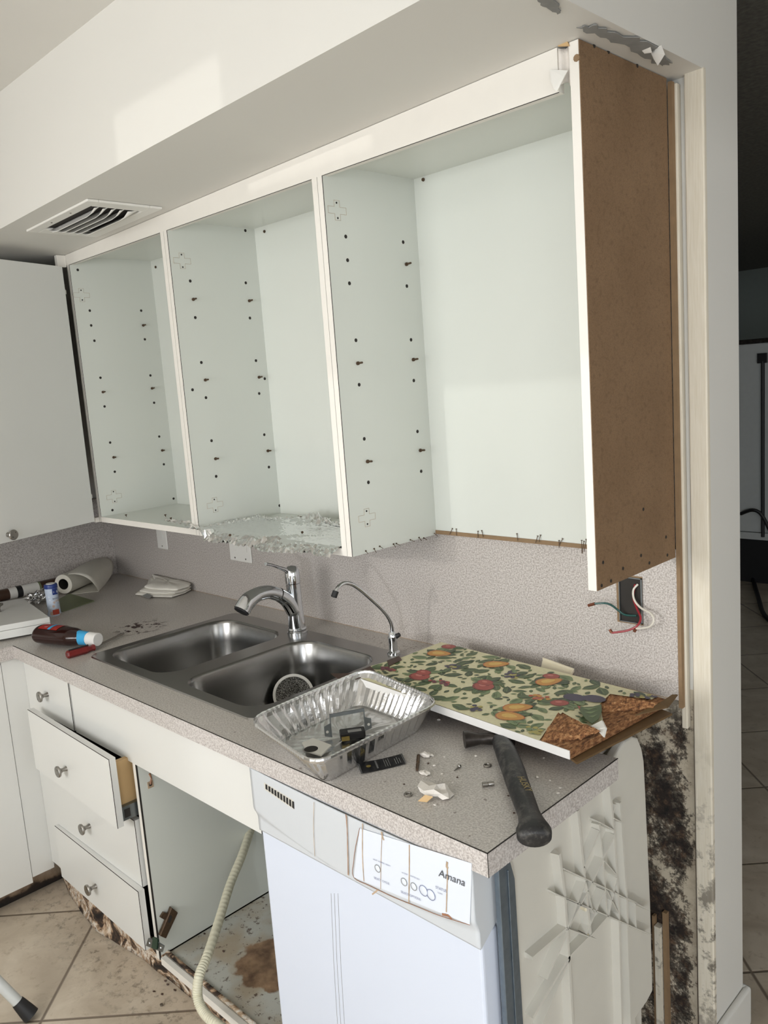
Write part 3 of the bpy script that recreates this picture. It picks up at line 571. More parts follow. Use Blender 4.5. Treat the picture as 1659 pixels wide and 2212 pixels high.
MB().tube([PX(522,1319.5,fx), PX(520.5,1322,fx)], [(.024, .020), (.024, .020)], 20, flat=(1, 0, 0)).build('nozzle', 'black', sp)
MB().tube([PX(603,1284.5,fx), PX(601.5,1284,fx)], [.0206, .0206], 20).build('joint_ring', 'dark', root)
# filter tap
root = empty('filter_tap', (1.798, -.123, HC+.0035)); tag(root, 'slim chrome filtered water tap at the right sink corner', 'tap'); gx, gy = 1.798, -.123
MB().lathe((gx, gy, HC+.0035), (0, 0, 1), [(.018, 0), (.017, .006), (.012, .010), (.0115, .03), (.0125, .045), (.010, .058), (.007, .062)], 20).build('base', 'chrome', root, smooth=True)
MB().tube([(gx+.005, gy+.004, HC+.05), (gx+.018, gy+.008, HC+.058)], [.007, .006], 12).build('lever', 'black', root, smooth=True)
MB().tube([Vector((gx, gy, HC+.06)), PX(846,1350,gx), PX(838,1332,gx), PX(822,1313,gx), PX(795,1288,gx), PX(772,1269,gx), PX(757,1261,gx), PX(743,1260,gx), PX(731,1268,gx), PX(724,1280,gx)], [.0052]*10, 14, smooth_path=6).build('spout', 'chrome', root, smooth=True)
MB().tube([PX(725.5,1277,gx), PX(721,1290,gx)], [.0078, .0078], 14).build('tip', 'black', root, smooth=True)
# strainer standing in the right bowl, leaning on the front wall
root = empty('sink_strainer', (1.62, -.40, HC-.17)); tag(root, 'round metal mesh sink strainer leaning inside the right bowl', 'sink strainer')
ctr = on(633, 1497, 0, 1.64); ctr = CAM+ray(633, 1497)*((PZ(633, 1497, HC-.12)-CAM).length/ray(633, 1497).length); 
dz_ = HC-.172+.054-ctr.z; ctr = PZ(634, 1500, HC-.118); axn = (Vector((.75, -.55, .55))).normalized()
su = axn.orthogonal().normalized()
MB()._lathe(ctr, axn, [(.052, 0), (.0525, .002), (.043, .003), (.042, .0)], 36) if False else None
u_ = axn.orthogonal().normalized(); w_ = axn.cross(u_)
def srf(mb, prof, seg=48):
    n_ = len(prof)-1; mb.grid(lambda a, b: ctr+(u_*math.cos(a*2*math.pi)+w_*math.sin(a*2*math.pi))*prof[round(b*n_)][0]+axn*prof[round(b*n_)][1], seg, n_, True)
mb = MB(); srf(mb, [(.050, -.001), (.057, -.001), (.0575, .001), (.0500, .0015), (.0495, -.001)]); mb.build('rim', 'plate', root, smooth=True)
mb = MB(); srf(mb, [(.0497-.042*i/30, -.001-.020*math.sin(i/30*math.pi*.5)+.0009*(i % 2)) for i in range(31)]); mb.build('mesh_cup', 'wiremesh', root, solid=.0004)
# ================================================================ BASE: drawer cabinet
YF = -.694
def front(x0, x1, z0, z1, yf, mb=None, th=.018, yl=None, xl=None):
    # slab with dark seam lines on its rim; yl: left side y when skewed
    mb = MB(); yl = yf if yl is None else yl; s_ = .0012
    mb.hexa([(x0, yl, z0), (x1, yf, z0), (x1, yf+th, z0), (x0, yl+th, z0)], [(x0, yl, z1), (x1, yf, z1), (x1, yf+th, z1), (x0, yl+th, z1)])
    mb.mi = 1
    mb.hexa([(x0, yl-.0002, z1-.0008), (x1+.0002, yf-.0002, z1-.0008), (x1+.0002, yf+s_, z1-.0008), (x0, yl+s_, z1-.0008)], [(x0, yl-.0002, z1+.0002), (x1+.0002, yf-.0002, z1+.0002), (x1+.0002, yf+s_, z1+.0002), (x0, yl+s_, z1+.0002)])
    mb.hexa([(x1-.0008, yf-.0002, z0), (x1+.0002, yf-.0002, z0), (x1+.0002, yf+s_, z0), (x1-.0008, yf+s_, z0)], [(x1-.0008, yf-.0002, z1), (x1+.0002, yf-.0002, z1), (x1+.0002, yf+s_, z1), (x1-.0008, yf+s_, z1)])
    return mb
root = empty('drawer_cabinet', (1.09, -.4, 0)); tag(root, 'white base cabinet with four drawers, the second pulled out', 'base cabinet')
xL, xRr = .80, 1.400
mb = MB(); mb.box((1.384, -.690, .116), (xRr-.0002, -.026, .664)); mb.mi = 1; mb.box((1.384, -.6945, .105), (xRr, -.690, .664)); mb.mi = 2; mb.box((xRr-.0014, -.6947, .105), (xRr+.0001, -.690, .664)); mb.build('side_panel', ['inner', 'edge', 'dark'], root)
MB().box((.701, -.6845, .120), (.870, -.6805, HC-.045)).build('filler_strip', 'white', root)
mb = MB(); mb.box((.79, -.66, .105), (1.384, -.02, .12)); mb.box((.78, -.66, .105), (.795, -.02, .64)); mb.build('carcass', 'dark', root)
d_ = front(.775, 1.044, .664, .8245, YF).build('drawer', ['white', 'dark'], root); kp = PY(103, 1500, YF); knob(kp, (0, -1, 0), d_)
d_ = front(.838, 1.384, .508, .697, -.756, yl=-.742).build('drawer', ['white', 'dark'], root); kp = PY(144, 1660, -.748); knob(kp, (0, -1, 0), d_); d_['label'] = 'drawer pulled partly open with plywood side showing'
mb = MB(); mb.box((1.345, -.736, .525), (1.360, -.50, .672)); mb.build('drawer_box', 'plywood', d_)
mb = MB(); mb.box((1.360, -.735, .515), (1.374, -.52, .553)); mb.mi = 1; mb.box((1.3742, -.728, .522), (1.3748, -.712, .545)); mb.build('slide_rail', ['galv', 'dark'], d_)
d_ = front(.815, 1.372, .312, .502, -.704).build('drawer', ['white', 'dark'], root); kp = PY(194, 1784, -.704); knob(kp, (0, -1, 0), d_)
d_ = front(.850, 1.380, .140, .311, -.722, yl=-.716).build('drawer', ['white', 'dark'], root); kp = PY(207, 1914, -.72); knob(kp, (0, -1, 0), d_)
# rotten toe kick, swollen outwards
def tk(u, v, A=[(.650, -.628), (.74, -.650), (.984, -.684), (1.10, -.668), (1.241, -.650), (1.475, -.643), (1.80, -.640)]):
    f = u*(len(A)-1); i = min(int(f), len(A)-2); t_ = f-i; x_ = A[i][0]*(1-t_)+A[i+1][0]*t_; y_ = A[i][1]*(1-t_)+A[i+1][1]*t_
    top = .118; yt = -.668
    return Vector((x_, y_*(1-v)+yt*v+.004*noise.noise(Vector((x_*12, v*3, 0)))+.012*math.sin(math.pi*v)*(1-u), v*top+.002))
mb = MB(); mb.grid(tk, 48, 8); tag(mb.build('toe_kick', 'rot', smooth=True, solid=.010, offset=1), 'rotten peeling toe kick bulging along the floor under the drawers', 'toe kick')
# ================================================================ sink base
root = empty('sink_cabinet', (1.7, -.4, 0)); tag(root, 'doorless white sink base cabinet with stained rusty floor', 'base cabinet')
mb = MB(); mb.box((1.4005, -.680, .100), (1.942, -.0255, .112)); mb.build('bottom_panel', 'sinkfloor', root)
mb = MB(); mb.box((1.405, -.694, .094), (1.942, -.6802, .114)); mb.build('front_edge', 'edge', root)
MB().box((1.4005, -.025, .10), (1.942, -.012, .66)).build('back_panel', 'inner', root)
MB().box((1.930, -.655, .114), (1.942, -.026, .66)).build('side_panel', 'inner', root)
o = front(1.056, 1.940, .664, .8245, YF).build('apron_panel', ['white', 'dark']); tag(o, 'long white false drawer panel below the sink edge', 'cabinet panel')
root.location = root.location
# hinge remains, at the bottom corner
MB().prism([PX(341,2018,1.402), PX(354,2024,1.402), PX(380,1968,1.402), PX(366,1957,1.402)], (.012, 0, 0)).build('hinge_arm', 'screw', root, bevel=.002)
MB().prism([PX(344,1980,1.402), PX(351,1969,1.402), PX(362,1972,1.402), PX(353,1985,1.402)], (.007, 0, 0)).build('hinge_tab', 'screw', root)
MB().prism([PX(362,1992,1.4145), PX(367,1994,1.4145), PX(372,1980,1.4145), PX(368,1976,1.4145)], (.0006, 0, 0)).build('hinge_slot', 'dark', root)
MB().prism([PY(315,2043,-.727), PY(320,2027,-.727), PY(338,2034,-.727), PY(354,2044,-.727), PY(350,2057,-.727)], (0, .003, 0)).build('hinge_plate', 'galv', root)
MB().prism([PY(330,2046,-.7275), PY(333,2023,-.7275), PY(343,2027,-.7275), PY(341,2050,-.7275)], (0, -.004, 0)).build('hinge_cup', 'greendevice', root)
for px, py in ((323,2037), (347,2047)): MB().lathe(PY(px, py, -.7272), (0, -1, 0), [(.003, 0), (.002, .0015)], 8).build('screw', 'chrome', root)
for yy, zz, hh in ((0, 0, 0),):
    p = PX(323, 1671, 1.4012); p2 = PX(325, 1694, 1.4012)
    mb = MB(); mb.tube([p, (p+p2)/2+Vector((0, .004, 0)), p2], [.003, .0018, .004], 6); mb.build('rust_mark', 'rustd', root)
    mb = MB(); q = p2; mb.box(q-Vector((.001, .008, .010)), q+Vector((.0006, .008, .008))); mb.build('plate_mark', 'rust', root)
    mb = MB(); mb.box(q-Vector((.001, .004, .004)), q+Vector((.0012, .004, .004))); mb.build('plate_hole', 'dark', root)
# hose
pts = [PY(549,1772,-.33), PY(542,1791,-.36), PY(523,1847,-.44), PY(497,1911,-.52), PY(475,1982,-.60), PY(448,2064,-.69), PY(430,2109,-.735), PY(427,2153,-.75), PY(441,2187,-.755), PY(470,2214,-.76), PY(520,2250,-.77)]
mb = MB(); P_, R_ = spline([Vector(p) for p in pts], [.0115]*len(pts), 24); mb.tube(P_, [.0122 if i % 3 else .0108 for i in range(len(P_))], 14); tag(mb.build('drain_hose', 'hose', smooth=True), 'cream ribbed drain hose hanging out of the open sink cabinet', 'hose')
# ================================================================ left base cabinet
root = empty('base_cabinet', (.35, -1.2, 0)); tag(root, 'plain white base cabinet under the left countertop run', 'base cabinet')
mb = MB(); mb.box((.025, -1.7, .095), (.680, -.70, HC-.045)); mb.build('carcass', 'white', root)
mb = MB(); mb.box((.680, -.752, .095), (.700, -.6806, HC-.045)); mb.build('filler', 'white', root)
mb = MB(); mb.box((.6805, -1.25, .078), (.702, -.7535, .815)); mb.build('door', 'white', root, bevel=.001)
tag(MB().box((.6, -1.7, .001), (.625, -.630, .0945)).build('toe_kick', 'toeleft'), 'water stained toe kick under the left base cabinet', 'toe kick')
# ================================================================ DISHWASHER
root = empty('dishwasher', (2.28, -.45, 0)); tag(root, 'white built-in dishwasher pulled under the countertop end', 'dishwasher')
DX0, DX1, DY = 1.947, 2.534, -.700
mb = MB(); mb.box((DX0+.001, DY, .10), (DX1-.001, DY+.045, .70)); dw = mb.build('door_panel', 'dwpanel', root, bevel=.006, seg=3)
# control panel: bowed face, crease and recessed lower lip
ZT_C = HC-.0425; ZB_C = .682
def crease(u): return .60+.26*math.sin(math.pi*min(1, max(0, u)))**.8
def cpy(u, v):
    c_ = crease(u); bow = .007*math.sin(math.pi*min(1, max(0, u)))
    if v <= c_: return DY-.013-bow
    w = (v-c_)/(1-c_); q = min(1, w/.5); q = q*q*(3-2*q)
    return (DY-.013-bow)*(1-q)+(DY-.004)*q
def cpn(u, v):
    x_ = DX0+(DX1-DX0)*u; y_ = cpy(u, v)
    return Vector((x_, y_, ZT_C+(ZB_C-ZT_C)*v))
mb = MB(); mb.grid(cpn, 60, 44); cp_ = mb.build('control_panel', 'dwplastic', root, smooth=True, solid=.003)
for uu, xx in ((0, DX0-.0005), (1, DX1-.0035)):
    MB().prism([(xx, DY+.045, ZT_C), (xx, DY+.045, ZB_C+.045), (xx, DY+.038, ZB_C+.025)]+[(xx, DY-.002 , ZB_C)]+[(xx, cpy(uu, v_)+.0015, ZT_C+(ZB_C-ZT_C)*v_) for v_ in (.95, .8, .7, .62, .5, .3, 0)], (.004, 0, 0)).build('panel_cheek', 'dwplastic', root)
MB().box((DX0, DY-.012, ZT_C-.003), (DX1, DY+.04, ZT_C-.0002)).build('top_ledge', 'dwplastic', root)
def on_cp(px, py, off=.001):
    y_ = DY-.013
    for _ in range(6):
        p = PY(px, py, y_); u = (p.x-DX0)/(DX1-DX0); v = min(crease(u), max(0, (p.z-ZT_C)/(ZB_C-ZT_C))); y_ = cpy(u, v)-off
    return PY(px, py, y_)
# overlay sticker, as a fine grid following the panel
def quadpix(c, fn, nu=24, nv=10):
    mb = MB()
    def f(u, v):
        a = Vector(c[0]).lerp(Vector(c[1]), u); b = Vector(c[3]).lerp(Vector(c[2]), u); q = a.lerp(b, v); return fn(q.x, q.y)
    mb.grid(f, nu, nv); return mb
mbk = quadpix([(777,1789),(1019,1865),(1015,1998),(764,1895)], lambda x_, y_: on_cp(x_, y_, .0016)); ov = mbk.build('control_overlay', 'sticker', root, smooth=True)
mb = MB(); mb.tube([on_cp(x_, y_, .0016) for x_, y_ in [(777,1789),(769,1825),(764,1860),(764,1895),(800,1914),(850,1938),(900,1958),(950,1978),(1015,1998)]], .0006, 5, smooth_path=4); mb.build('rust_outline', 'rustd', ov)
for i in range(10):     # vent slots
    a = (575+i*6.4, 1695+i*4.05); mb = MB(); q = [on_cp(a[0]-1.8, a[1]-1, .001), on_cp(a[0]+2.0, a[1]+1, .001), on_cp(a[0]+2.6, a[1]+12+i*.45, .001), on_cp(a[0]-1.6, a[1]+9+i*.4, .001)]; mb.prism(q, (0, .0008, 0)); mb.build('vent_slot', 'black', root)
mb = MB(); q = [on_cp(570, 1690, .0004), on_cp(634, 1729, .0004), on_cp(634, 1748, .0004), on_cp(572, 1706, .0004)]; mb.prism(q, (0, .0004, 0)); mb.build('vent_recess', 'tub', root)
for k_, (px, py, r_) in enumerate([(816,1876,.0062), (873,1905,.0062), (894,1915,.0062), (915,1924,.0085), (931,1933,.0085)]):
    p = on_cp(px, py, .0022); b_ = MB().lathe(p+Vector((0, .001, 0)), (0, -1, 0), [(r_, 0), (r_, .0012), (r_*.8, .0022), (r_*.2, .0024)], 20).build('button', 'sticker', root, smooth=True)
    MB().tube([p+Vector((math.cos(a_)*r_*1.08, -.0006, math.sin(a_)*r_*1.08)) for a_ in [i*math.pi/12 for i in range(25)]], .0005, 5, cap=False).build('button_ring', 'inkblue' if k_ > 2 else 'greypaper', b_)
def cptext(s_, px, py, px2, py2, size, mat='ink', shear=0, width=1.0):
    a = on_cp(px, py, .0026); b = on_cp(px2, py2, .0026); text(s_, mat, a, b-a, (0, 0, 1), size, ov, shear=shear, width=width)
cptext('Amana', 947, 1892, 992, 1910, .0185, shear=.25, width=1.05)
cptext('STATUS', 941, 1919, 959, 1926, .0068, 'inkblue'); cptext('CLEAN', 945, 1929, 955, 1933, .0034, 'inkblue')
cptext('SELECT CYCLE', 808, 1898, 835, 1909, .0058, 'inkblue'); cptext('SELECT OPTIONS', 866, 1928, 904, 1944, .0058, 'inkblue')
cptext('LIGHT  NORMAL  HEAVY', 806, 1857, 835, 1869, .0038, 'inkblue'); cptext('HI TEMP', 868, 1886, 880, 1891, .0036, 'inkblue'); cptext('HEATED DRY', 886, 1893, 900, 1899, .0036, 'inkblue')
cptext('START', 910, 1921, 922, 1926, .0042); cptext('RESUME', 910, 1927, 922, 1932, .0036); cptext('CANCEL', 925, 1930, 937, 1935, .0040); cptext('DRAIN', 926, 1936, 937, 1941, .0036)
for pts, r_, mt in ([[(747,1759),(750,1800),(752,1890)], .0016, 'rustd'], [[(749,1762),(752,1850),(753,1891)], .0008, 'rust'], [[(783,1779),(783,1850),(786,1903)], .0016, 'rust'], [[(825,1800),(823,1860),(822,1921)], .0010, 'rust'], [[(884,1825),(884,1880),(883,1950)], .0018, 'rust'],
                   [[(966,1863),(966,1900),(964,1970)], .0018, 'rust'], [[(678,1733),(677,1790),(680,1850)], .0008, 'rust'], [[(955,1975),(968,1978),(976,1986)], .0030, 'rustd'], [[(824,1797),(826,1808),(829,1815)], .0030, 'rust'], [[(966,1862),(965,1872),(968,1876)], .0034, 'rust'], [[(804,1932),(812,1926),(816,1922)], .0022, 'rust']):
    pp = [on_cp(x_, y_, .0022) for x_, y_ in pts]; P_, R_ = spline(pp, [(r_, .0004)]*3, 8); 
    P_ = [p for p in P_]; mb = MB(); mb.tube(P_, [(.65*r_*(1+.4*noise.noise(Vector((i*.7, 0, r_*999)))), .0004) for i in range(len(P_))], 6, flat=(1, 0, 0)); mb.build('rust_streak', mt, root)
mb = MB()
for xs_ in (715, 722, 730): mb.tube([PY(xs_, 1930, DY-.0002), PY(xs_+6, 2080, DY-.0002), PY(xs_+14, 2212, DY-.0002)], [(.0005, .0003)]*3, 4, flat=(1, 0, 0))
mb.build('drip_mark', 'greypaper', dw)
# tub shell seen from the end
TX = 2.540
tubout = [(-.625, .10), (-.625, .822), (-.33, .822), (-.285, .845), (-.24, .864), (-.21, .863), (-.188, .852), (-.173, .825), (-.165, .795), (-.162, .736)]+[(PX(a, b, TX).y, PX(a, b, TX).z) for a, b in ((1406,1950), (1411,2140), (1398,2165), (1374,2200))]+[(-.17, .05), (-.60, .05)]
mb = MB(); mb.prism([(TX-.02, a, b) for a, b in tubout], (.02, 0, 0)); mb.box((DX0+.02, -.625, .06), (TX-.02, -.165, .80)); tb = mb.build('tub', 'tub', root, bevel=.005, seg=3)
Z8 = lambda X_, Y_: PX(1040+X_/2.68, 1480+Y_/2.68, TX)
def rib(pts, w, h=.010, name='rib'):
    P_ = [Z8(*p) for p in pts]; mb = MB()
    for a, b in zip(P_, P_[1:]):
        d = (b-a).normalized(); s_ = d.cross(Vector((1, 0, 0))).normalized()*w/2
        mb.hexa([a-s_, a+s_, b+s_, b-s_], [a-s_*.5+Vector((h, 0, 0)), a+s_*.5+Vector((h, 0, 0)), b+s_*.5+Vector((h, 0, 0)), b-s_*.5+Vector((h, 0, 0))])
    mb.build(name, 'tub', tb)
W_ = .012
for pts, w in ([[(408,960),(440,1200),(465,1560),(490,1980)], W_], [[(515,710),(553,1080),(590,1420)], W_], [[(700,565),(728,840),(755,1290),(775,1980)], W_], [[(640,790),(662,1000),(685,1310)], .008], [[(762,665),(800,1210),(828,1980)], W_],
               [[(380,1187),(660,1305),(935,1425)], .004], [[(430,1045),(660,1150),(930,1285)], .004], [[(445,1387),(620,1450)], .004], [[(625,772),(725,825)], .004], [[(665,1000),(740,1088)], .004], [[(722,755),(770,780)], .004],
               [[(640,830),(552,1040)], .010], [[(722,850),(590,1130),(455,1385)], .006], [[(560,1105),(450,1395)], .005], [[(455,1385),(250,1560)], .011], [[(590,1430),(460,1560),(255,1900)], .010], [[(470,1560),(300,1960)], .008],
               [[(440,1215),(565,1270)], .003], [[(665,1170),(560,1420)], .005], [[(738,1095),(690,1310),(585,1430)], .005], [[(845,1240),(850,1385)], .004], [[(800,1215),(850,1240)], .003], [[(680,1170),(745,1300)], .003], [[(553,1105),(600,1300)], .003], [[(455,1395),(330,1680)], .006]):
    rib(pts, w, .016 if w > .007 else .018)
for a, b in ((572,1275), (585,1438)): MB().lathe(Z8(a, b), (1, 0, 0), [(.006, 0), (.006, .013), (.003, .015)], 12).build('boss', 'cream', tb)
rib([(640,1335),(600,1390)], .008, .003, 'rust_streak'); rib([(745,680),(730,740)], .006, .012, 'rib')
# steel mounting rail at the front of the tub
A_ = [PX(1078,1893,2.562), PX(1093,1868,2.562), PX(1104,1866,2.562), PX(1114,1885,2.562), PX(1124,2030,2.562), PX(1137,2230,2.562), PX(1088,2230,2.562)]
rl = [(-.667, .10), (-.669, .81), (-.652, .822), (-.640, .818), (-.628, .775), (-.622, .10)]
mb = MB(); mb.prism([(2.542, a, b) for a, b in rl], (.010, 0, 0)); mb.box((2.552, -.648, .10), (2.5545, -.6455, .80)); mb.build('steel_rail', 'rail', root, bevel=.001)
mb = MB(); mb.box((DX0+.01, DY+.048, .09), (2.536, DY+.060, .80)); mb.box((DX0+.02, DY+.044, .09), (2.527, DY+.049, .79)); mb.build('inner_door', 'dwplastic', root, bevel=.004)
# ================================================================ FRUIT SHELF BOARD
BT = .918; th = .016
A = PZ(953, 1388, BT); B = PZ(1438, 1510, BT); Cc = PZ(1231, 1622, BT); D = PZ(762, 1460, BT)
A.z = B.z = Cc.z = D.z = BT
root = empty('shelf_board', ((A.x+Cc.x)/2, (A.y+Cc.y)/2, BT-th-.012)); tag(root, 'broken particle board shelf covered in fruit patterned paper', 'shelf board')
def zcurl(p):
    return 0.0
def uvp(u, v, dz=0):   # u along A->B, v A->D
    p = A.lerp(B, u).lerp(D.lerp(Cc, u), v); p.z = BT+dz+zcurl(p); return p
mb = MB(); mb.prism([A, B, Cc+Vector((-.0, 0, 0)), D], (0, 0, -th)); mb.build('core', 'particle', root)
mb = MB(); mb.prism([D+Vector((0, 0, .0004)), Cc+Vector((0, 0, .0004)), Cc+Vector((0, 0, -th)), D+Vector((0, 0, -th))], (.0, -.0018, 0)); mb.build('edge_band', 'capwhite', root)
zl_ = BT-th-.0015; q_ = [PZ(1246, 1647, zl_), PZ(1452, 1541, zl_), PZ(1425, 1530, zl_), PZ(1228, 1634, zl_)]
MB().prism(q_, (0, 0, -.004)).build('lower_skin', 'board_edge', root)
# paper sheet: polygon ending at the tear line
def fp(px, py, dz=.0):      # photo pixel to the board's top surface
    p = PZ(px, py, BT); p.z = BT; p.z += dz+zcurl(p); return p
tear = [(1158,1600), (1190,1572), (1210,1540), (1250,1552), (1290,1570), (1303,1545), (1298,1520), (1320,1502), (1370,1512), (1435,1508)]
poly = [A, uvp(.25, 0), uvp(.5, 0), uvp(.75, 0), uvp(.97, 0)]+[fp(a, b) for a, b in ((1408,1512),(1345,1504),(1318,1500),(1296,1522),(1303,1560),(1270,1572),(1215,1540),(1185,1572),(1165,1601))]+[uvp(.5, 1), uvp(.25, 1), D, fp(800, 1440), fp(870, 1420)]
dz_ = .0012
mb = MB(); bmx = mb.bm; vv = [bmx.verts.new(p+Vector((0, 0, dz_))) for p in poly]; ee = [bmx.edges.new((vv[i], vv[(i+1) % len(vv)])) for i in range(len(vv))]; bmesh.ops.triangle_fill(bmx, edges=ee, use_beauty=True)
MATP = ['pcream', 'leaf', 'leaf2', 'leafd', 'apple', 'appled', 'appleh', 'pear', 'pearh', 'pearr', 'grape', 'graper', 'grapey', 'cherry', 'twig']; MI = {k: i for i, k in enumerate(MATP)}
lay = [0.0016]
def blobp(c, rx, ry, ang, mat, kind='ell', n=18):
    lay[0] += .0000015; mb.mi = MI[mat]; c = Vector(c); P_ = []
    if kind != 'leaf': rx *= 1.15; ry *= 1.15
    for i in range(n):
        a = 2*math.pi*i/n; r = 1
        if kind == 'leaf': xx = math.cos(a)*rx; yy = math.sin(a)*ry*(1-abs(math.cos(a))**3*.9)*(1+.08*math.sin(5*a+c.x*90))
        elif kind == 'pear': xx = math.cos(a)*rx; yy = math.sin(a)*ry*(1-.30*math.cos(a))
        else: xx = math.cos(a)*rx; yy = math.sin(a)*ry
        P_.append(Vector((c.x+xx*math.cos(ang)-yy*math.sin(ang), c.y+xx*math.sin(ang)+yy*math.cos(ang), 0)))
    for p in P_: p.z = BT+lay[0]+zcurl(p)
    f = mb.poly(P_)
def Z4(X_, Y_): return fp(750+X_/2.212, 1350+Y_/2.212)
FR = [(440,140,'pear'),(485,108,'appleS'),(345,250,'apple'),(365,232,'appleS'),(190,213,'graper'),(455,285,'graper'),(712,192,'pear'),(500,205,'grape'),(790,245,'grape'),(650,298,'apple'),(660,280,'appleS'),(965,275,'pear'),(975,250,'appleS'),(610,405,'grape'),(905,350,'cherry'),(1085,352,'plum'),(1015,378,'appleS'),(1180,358,'plum'),(815,400,'pear'),(780,442,'pear'),(890,515,'grapey'),(1440,352,'grape'),(1390,350,'grape')]
cent = [Z4(a, b) for a, b, _ in FR]
def inpoly(p, off=.0):
    c = False; n = len(poly)
    for i in range(n):
        a, b = poly[i], poly[(i+1) % n]
        if (a.y > p.y) != (b.y > p.y) and p.x < (b.x-a.x)*(p.y-a.y)/(b.y-a.y)+a.x: c = not c
    return c
def leafp(p, ln, ang, m=None):
    for s_ in (1.05,):
        for q in (Vector((math.cos(ang), math.sin(ang), 0)), -Vector((math.cos(ang), math.sin(ang), 0)), Vector((-math.sin(ang), math.cos(ang), 0))*.5, Vector((math.sin(ang), -math.cos(ang), 0))*.5):
            if not inpoly(Vector(p)+q*ln*s_): return
    m = m or random.choice(['leaf', 'leaf', 'leafd', 'leaf2']); blobp(p, ln, ln*random.uniform(.42, .58), ang, m, 'leaf')
    blobp(p, ln*.85, ln*.035, ang, 'leaf2' if m != 'leaf2' else 'leaf', 'leaf', 10)
    if ln > .014:
        q = Vector(p)+Vector((-math.sin(ang), math.cos(ang), 0))*ln*.2; blobp(q, ln*.6, ln*.12, ang, 'leafd' if m == 'leaf' else 'leaf', 'leaf', 12)
# sprigs
for _ in range(900):
    p = uvp(random.random(), random.random()); ln = random.choice([.007, .009, .017, .020, .023])
    if not inpoly(p) or any((p-c).length < ln+.010 for c in cent): continue
    if not hasattr(leafp, 'L'): leafp.L = []
    if any((p-q).length < (ln+l2)*  .58 for q, l2 in leafp.L): continue
    leafp.L.append((p.copy(), ln)); leafp(p, ln, random.uniform(0, math.pi))
for c, (_, _, k) in zip(cent, FR):
    if k in ('apple', 'appleS', 'pear', 'plum'):
        for i in range(4): a = random.uniform(0, 6.28); leafp(c+Vector((math.cos(a), math.sin(a), 0))*.026, .020, a)
    if k in ('graper', 'grape', 'grapey', 'cherry'):
        for i in range(3): a = random.uniform(0, 6.28); leafp(c+Vector((math.cos(a), math.sin(a), 0))*.024, .017, a)
for c, (_, _, k) in zip(cent, FR):
    if not inpoly(c): continue
    a = random.uniform(-.5, .5)
    if k == 'apple': blobp(c, .023, .020, a, 'appled'); blobp(c+Vector((.001, .002, 0)), .0205, .0175, a, 'apple'); blobp(c+Vector((-.006, .005, 0)), .008, .006, a, 'appleh'); blobp(c+Vector((.004, .010, 0)), .004, .003, a, 'appled')
    elif k == 'appleS': blobp(c, .017, .014, a, 'appled'); blobp(c, .015, .012, a, 'apple'); blobp(c+Vector((-.004, .003, 0)), .006, .004, a, 'appleh')
    elif k == 'pear': blobp(c, .027, .018, a+.7, 'pearr', 'pear'); blobp(c, .025, .016, a+.7, 'pear', 'pear'); blobp(c+Vector((-.003, .001, 0)), .014, .008, a+.7, 'pearh', 'pear')
    elif k == 'plum': blobp(c, .021, .016, a, 'grape'); blobp(c+Vector((-.005, .003, 0)), .007, .005, a, 'leaf2' if 0 else 'inkp' if 0 else 'grape')
    else:
        for i in range(14):
            q = c+Vector((random.gauss(0, .010), random.gauss(0, .007), 0)); mm = k if i % 4 else {'grape': 'grapey', 'graper': 'apple', 'grapey': 'leaf2', 'cherry': 'pear'}[k]
            if inpoly(q): blobp(q, .0046, .0046, 0, mm, n=10)
mb.build('fruit_paper', MATP, root, fix=False)
# peeled flaps of skin and core
def flap(pix, lift, mat, name, lab=None, thick=.006):
    P_ = [fp(a, b, .0) for a, b in pix]; P2 = []
    mb = MB(); n = len(P_)
    pts = []
    for (a, b), l in zip(pix, lift):
        p = PZ(a, b, BT+l); pts.append(p)
    mb.mi = 0; mb.prism(pts, (0.002, .002, -.0015)); o = mb.build(name, mat, root)
    if lab: o['label'] = lab
    return o
def curlflap(base, tip, mat, name, h=.02, nseg=8):
    # sheet lifting from base edge (2 pixels) to tip edge (2 pixels at height h)
    b0, b1 = [PZ(a, b, BT+.001) for a, b in base]; t0, t1 = [PZ(a, b, BT+h) for a, b in tip]
    mb = MB()
    def f(u, v):
        p = b0.lerp(b1, u).lerp(t0.lerp(t1, u), v); p.z = BT+.001+h*(v**.7)+.0035*noise.noise(Vector((u*6, v*6, h*50))); p += Vector((.0015*noise.noise(Vector((u*14, v*9, 3))), .0015*noise.noise(Vector((v*14, u*9, 5))), 0)); return p
    mb.grid(f, 22, nseg); o = mb.build(name, mat, root, smooth=False, solid=.003, offset=0); return o
curlflap([(1170,1601),(1255,1598)], [(1206,1541),(1297,1580)], 'particle', 'peeled_core', .018)
curlflap([(1300,1538),(1408,1532)], [(1318,1503),(1420,1520)], 'particle', 'peeled_core', .015)
flap([(1262,1575),(1300,1556),(1308,1572),(1303,1592),(1290,1577)], [.012, .022, .02, .012, .014], 'paper', 'torn_white_backing')
flap([(1370,1545),(1440,1528),(1462,1500),(1452,1500),(1425,1518)], [.002, .002, .006, .008, .008], 'board_edge', 'torn_brown_skin')
def lf(pp, z): return [PZ(a_, b_, BT+z) for a_, b_ in pp]
mb = MB(); mb.prism(lf([(1247,1524),(1256,1540),(1266,1554),(1279,1563),(1292,1554),(1300,1536),(1299,1521),(1281,1526),(1262,1527)], .011), (0, 0, -.001)); mb.mi = 1
for q_ in ([(1258,1530),(1275,1529),(1290,1527),(1272,1534)], [(1262,1538),(1278,1537),(1294,1533),(1276,1542)], [(1270,1547),(1282,1545),(1292,1542),(1281,1550)]): mb.poly(lf(q_, .0113))
mb.mi = 2; mb.poly(lf([(1247,1524),(1252,1533),(1254,1526)], .0113))
mb.build('leaf_paper_flap', ['leaf', 'leaf2', 'apple'], root)
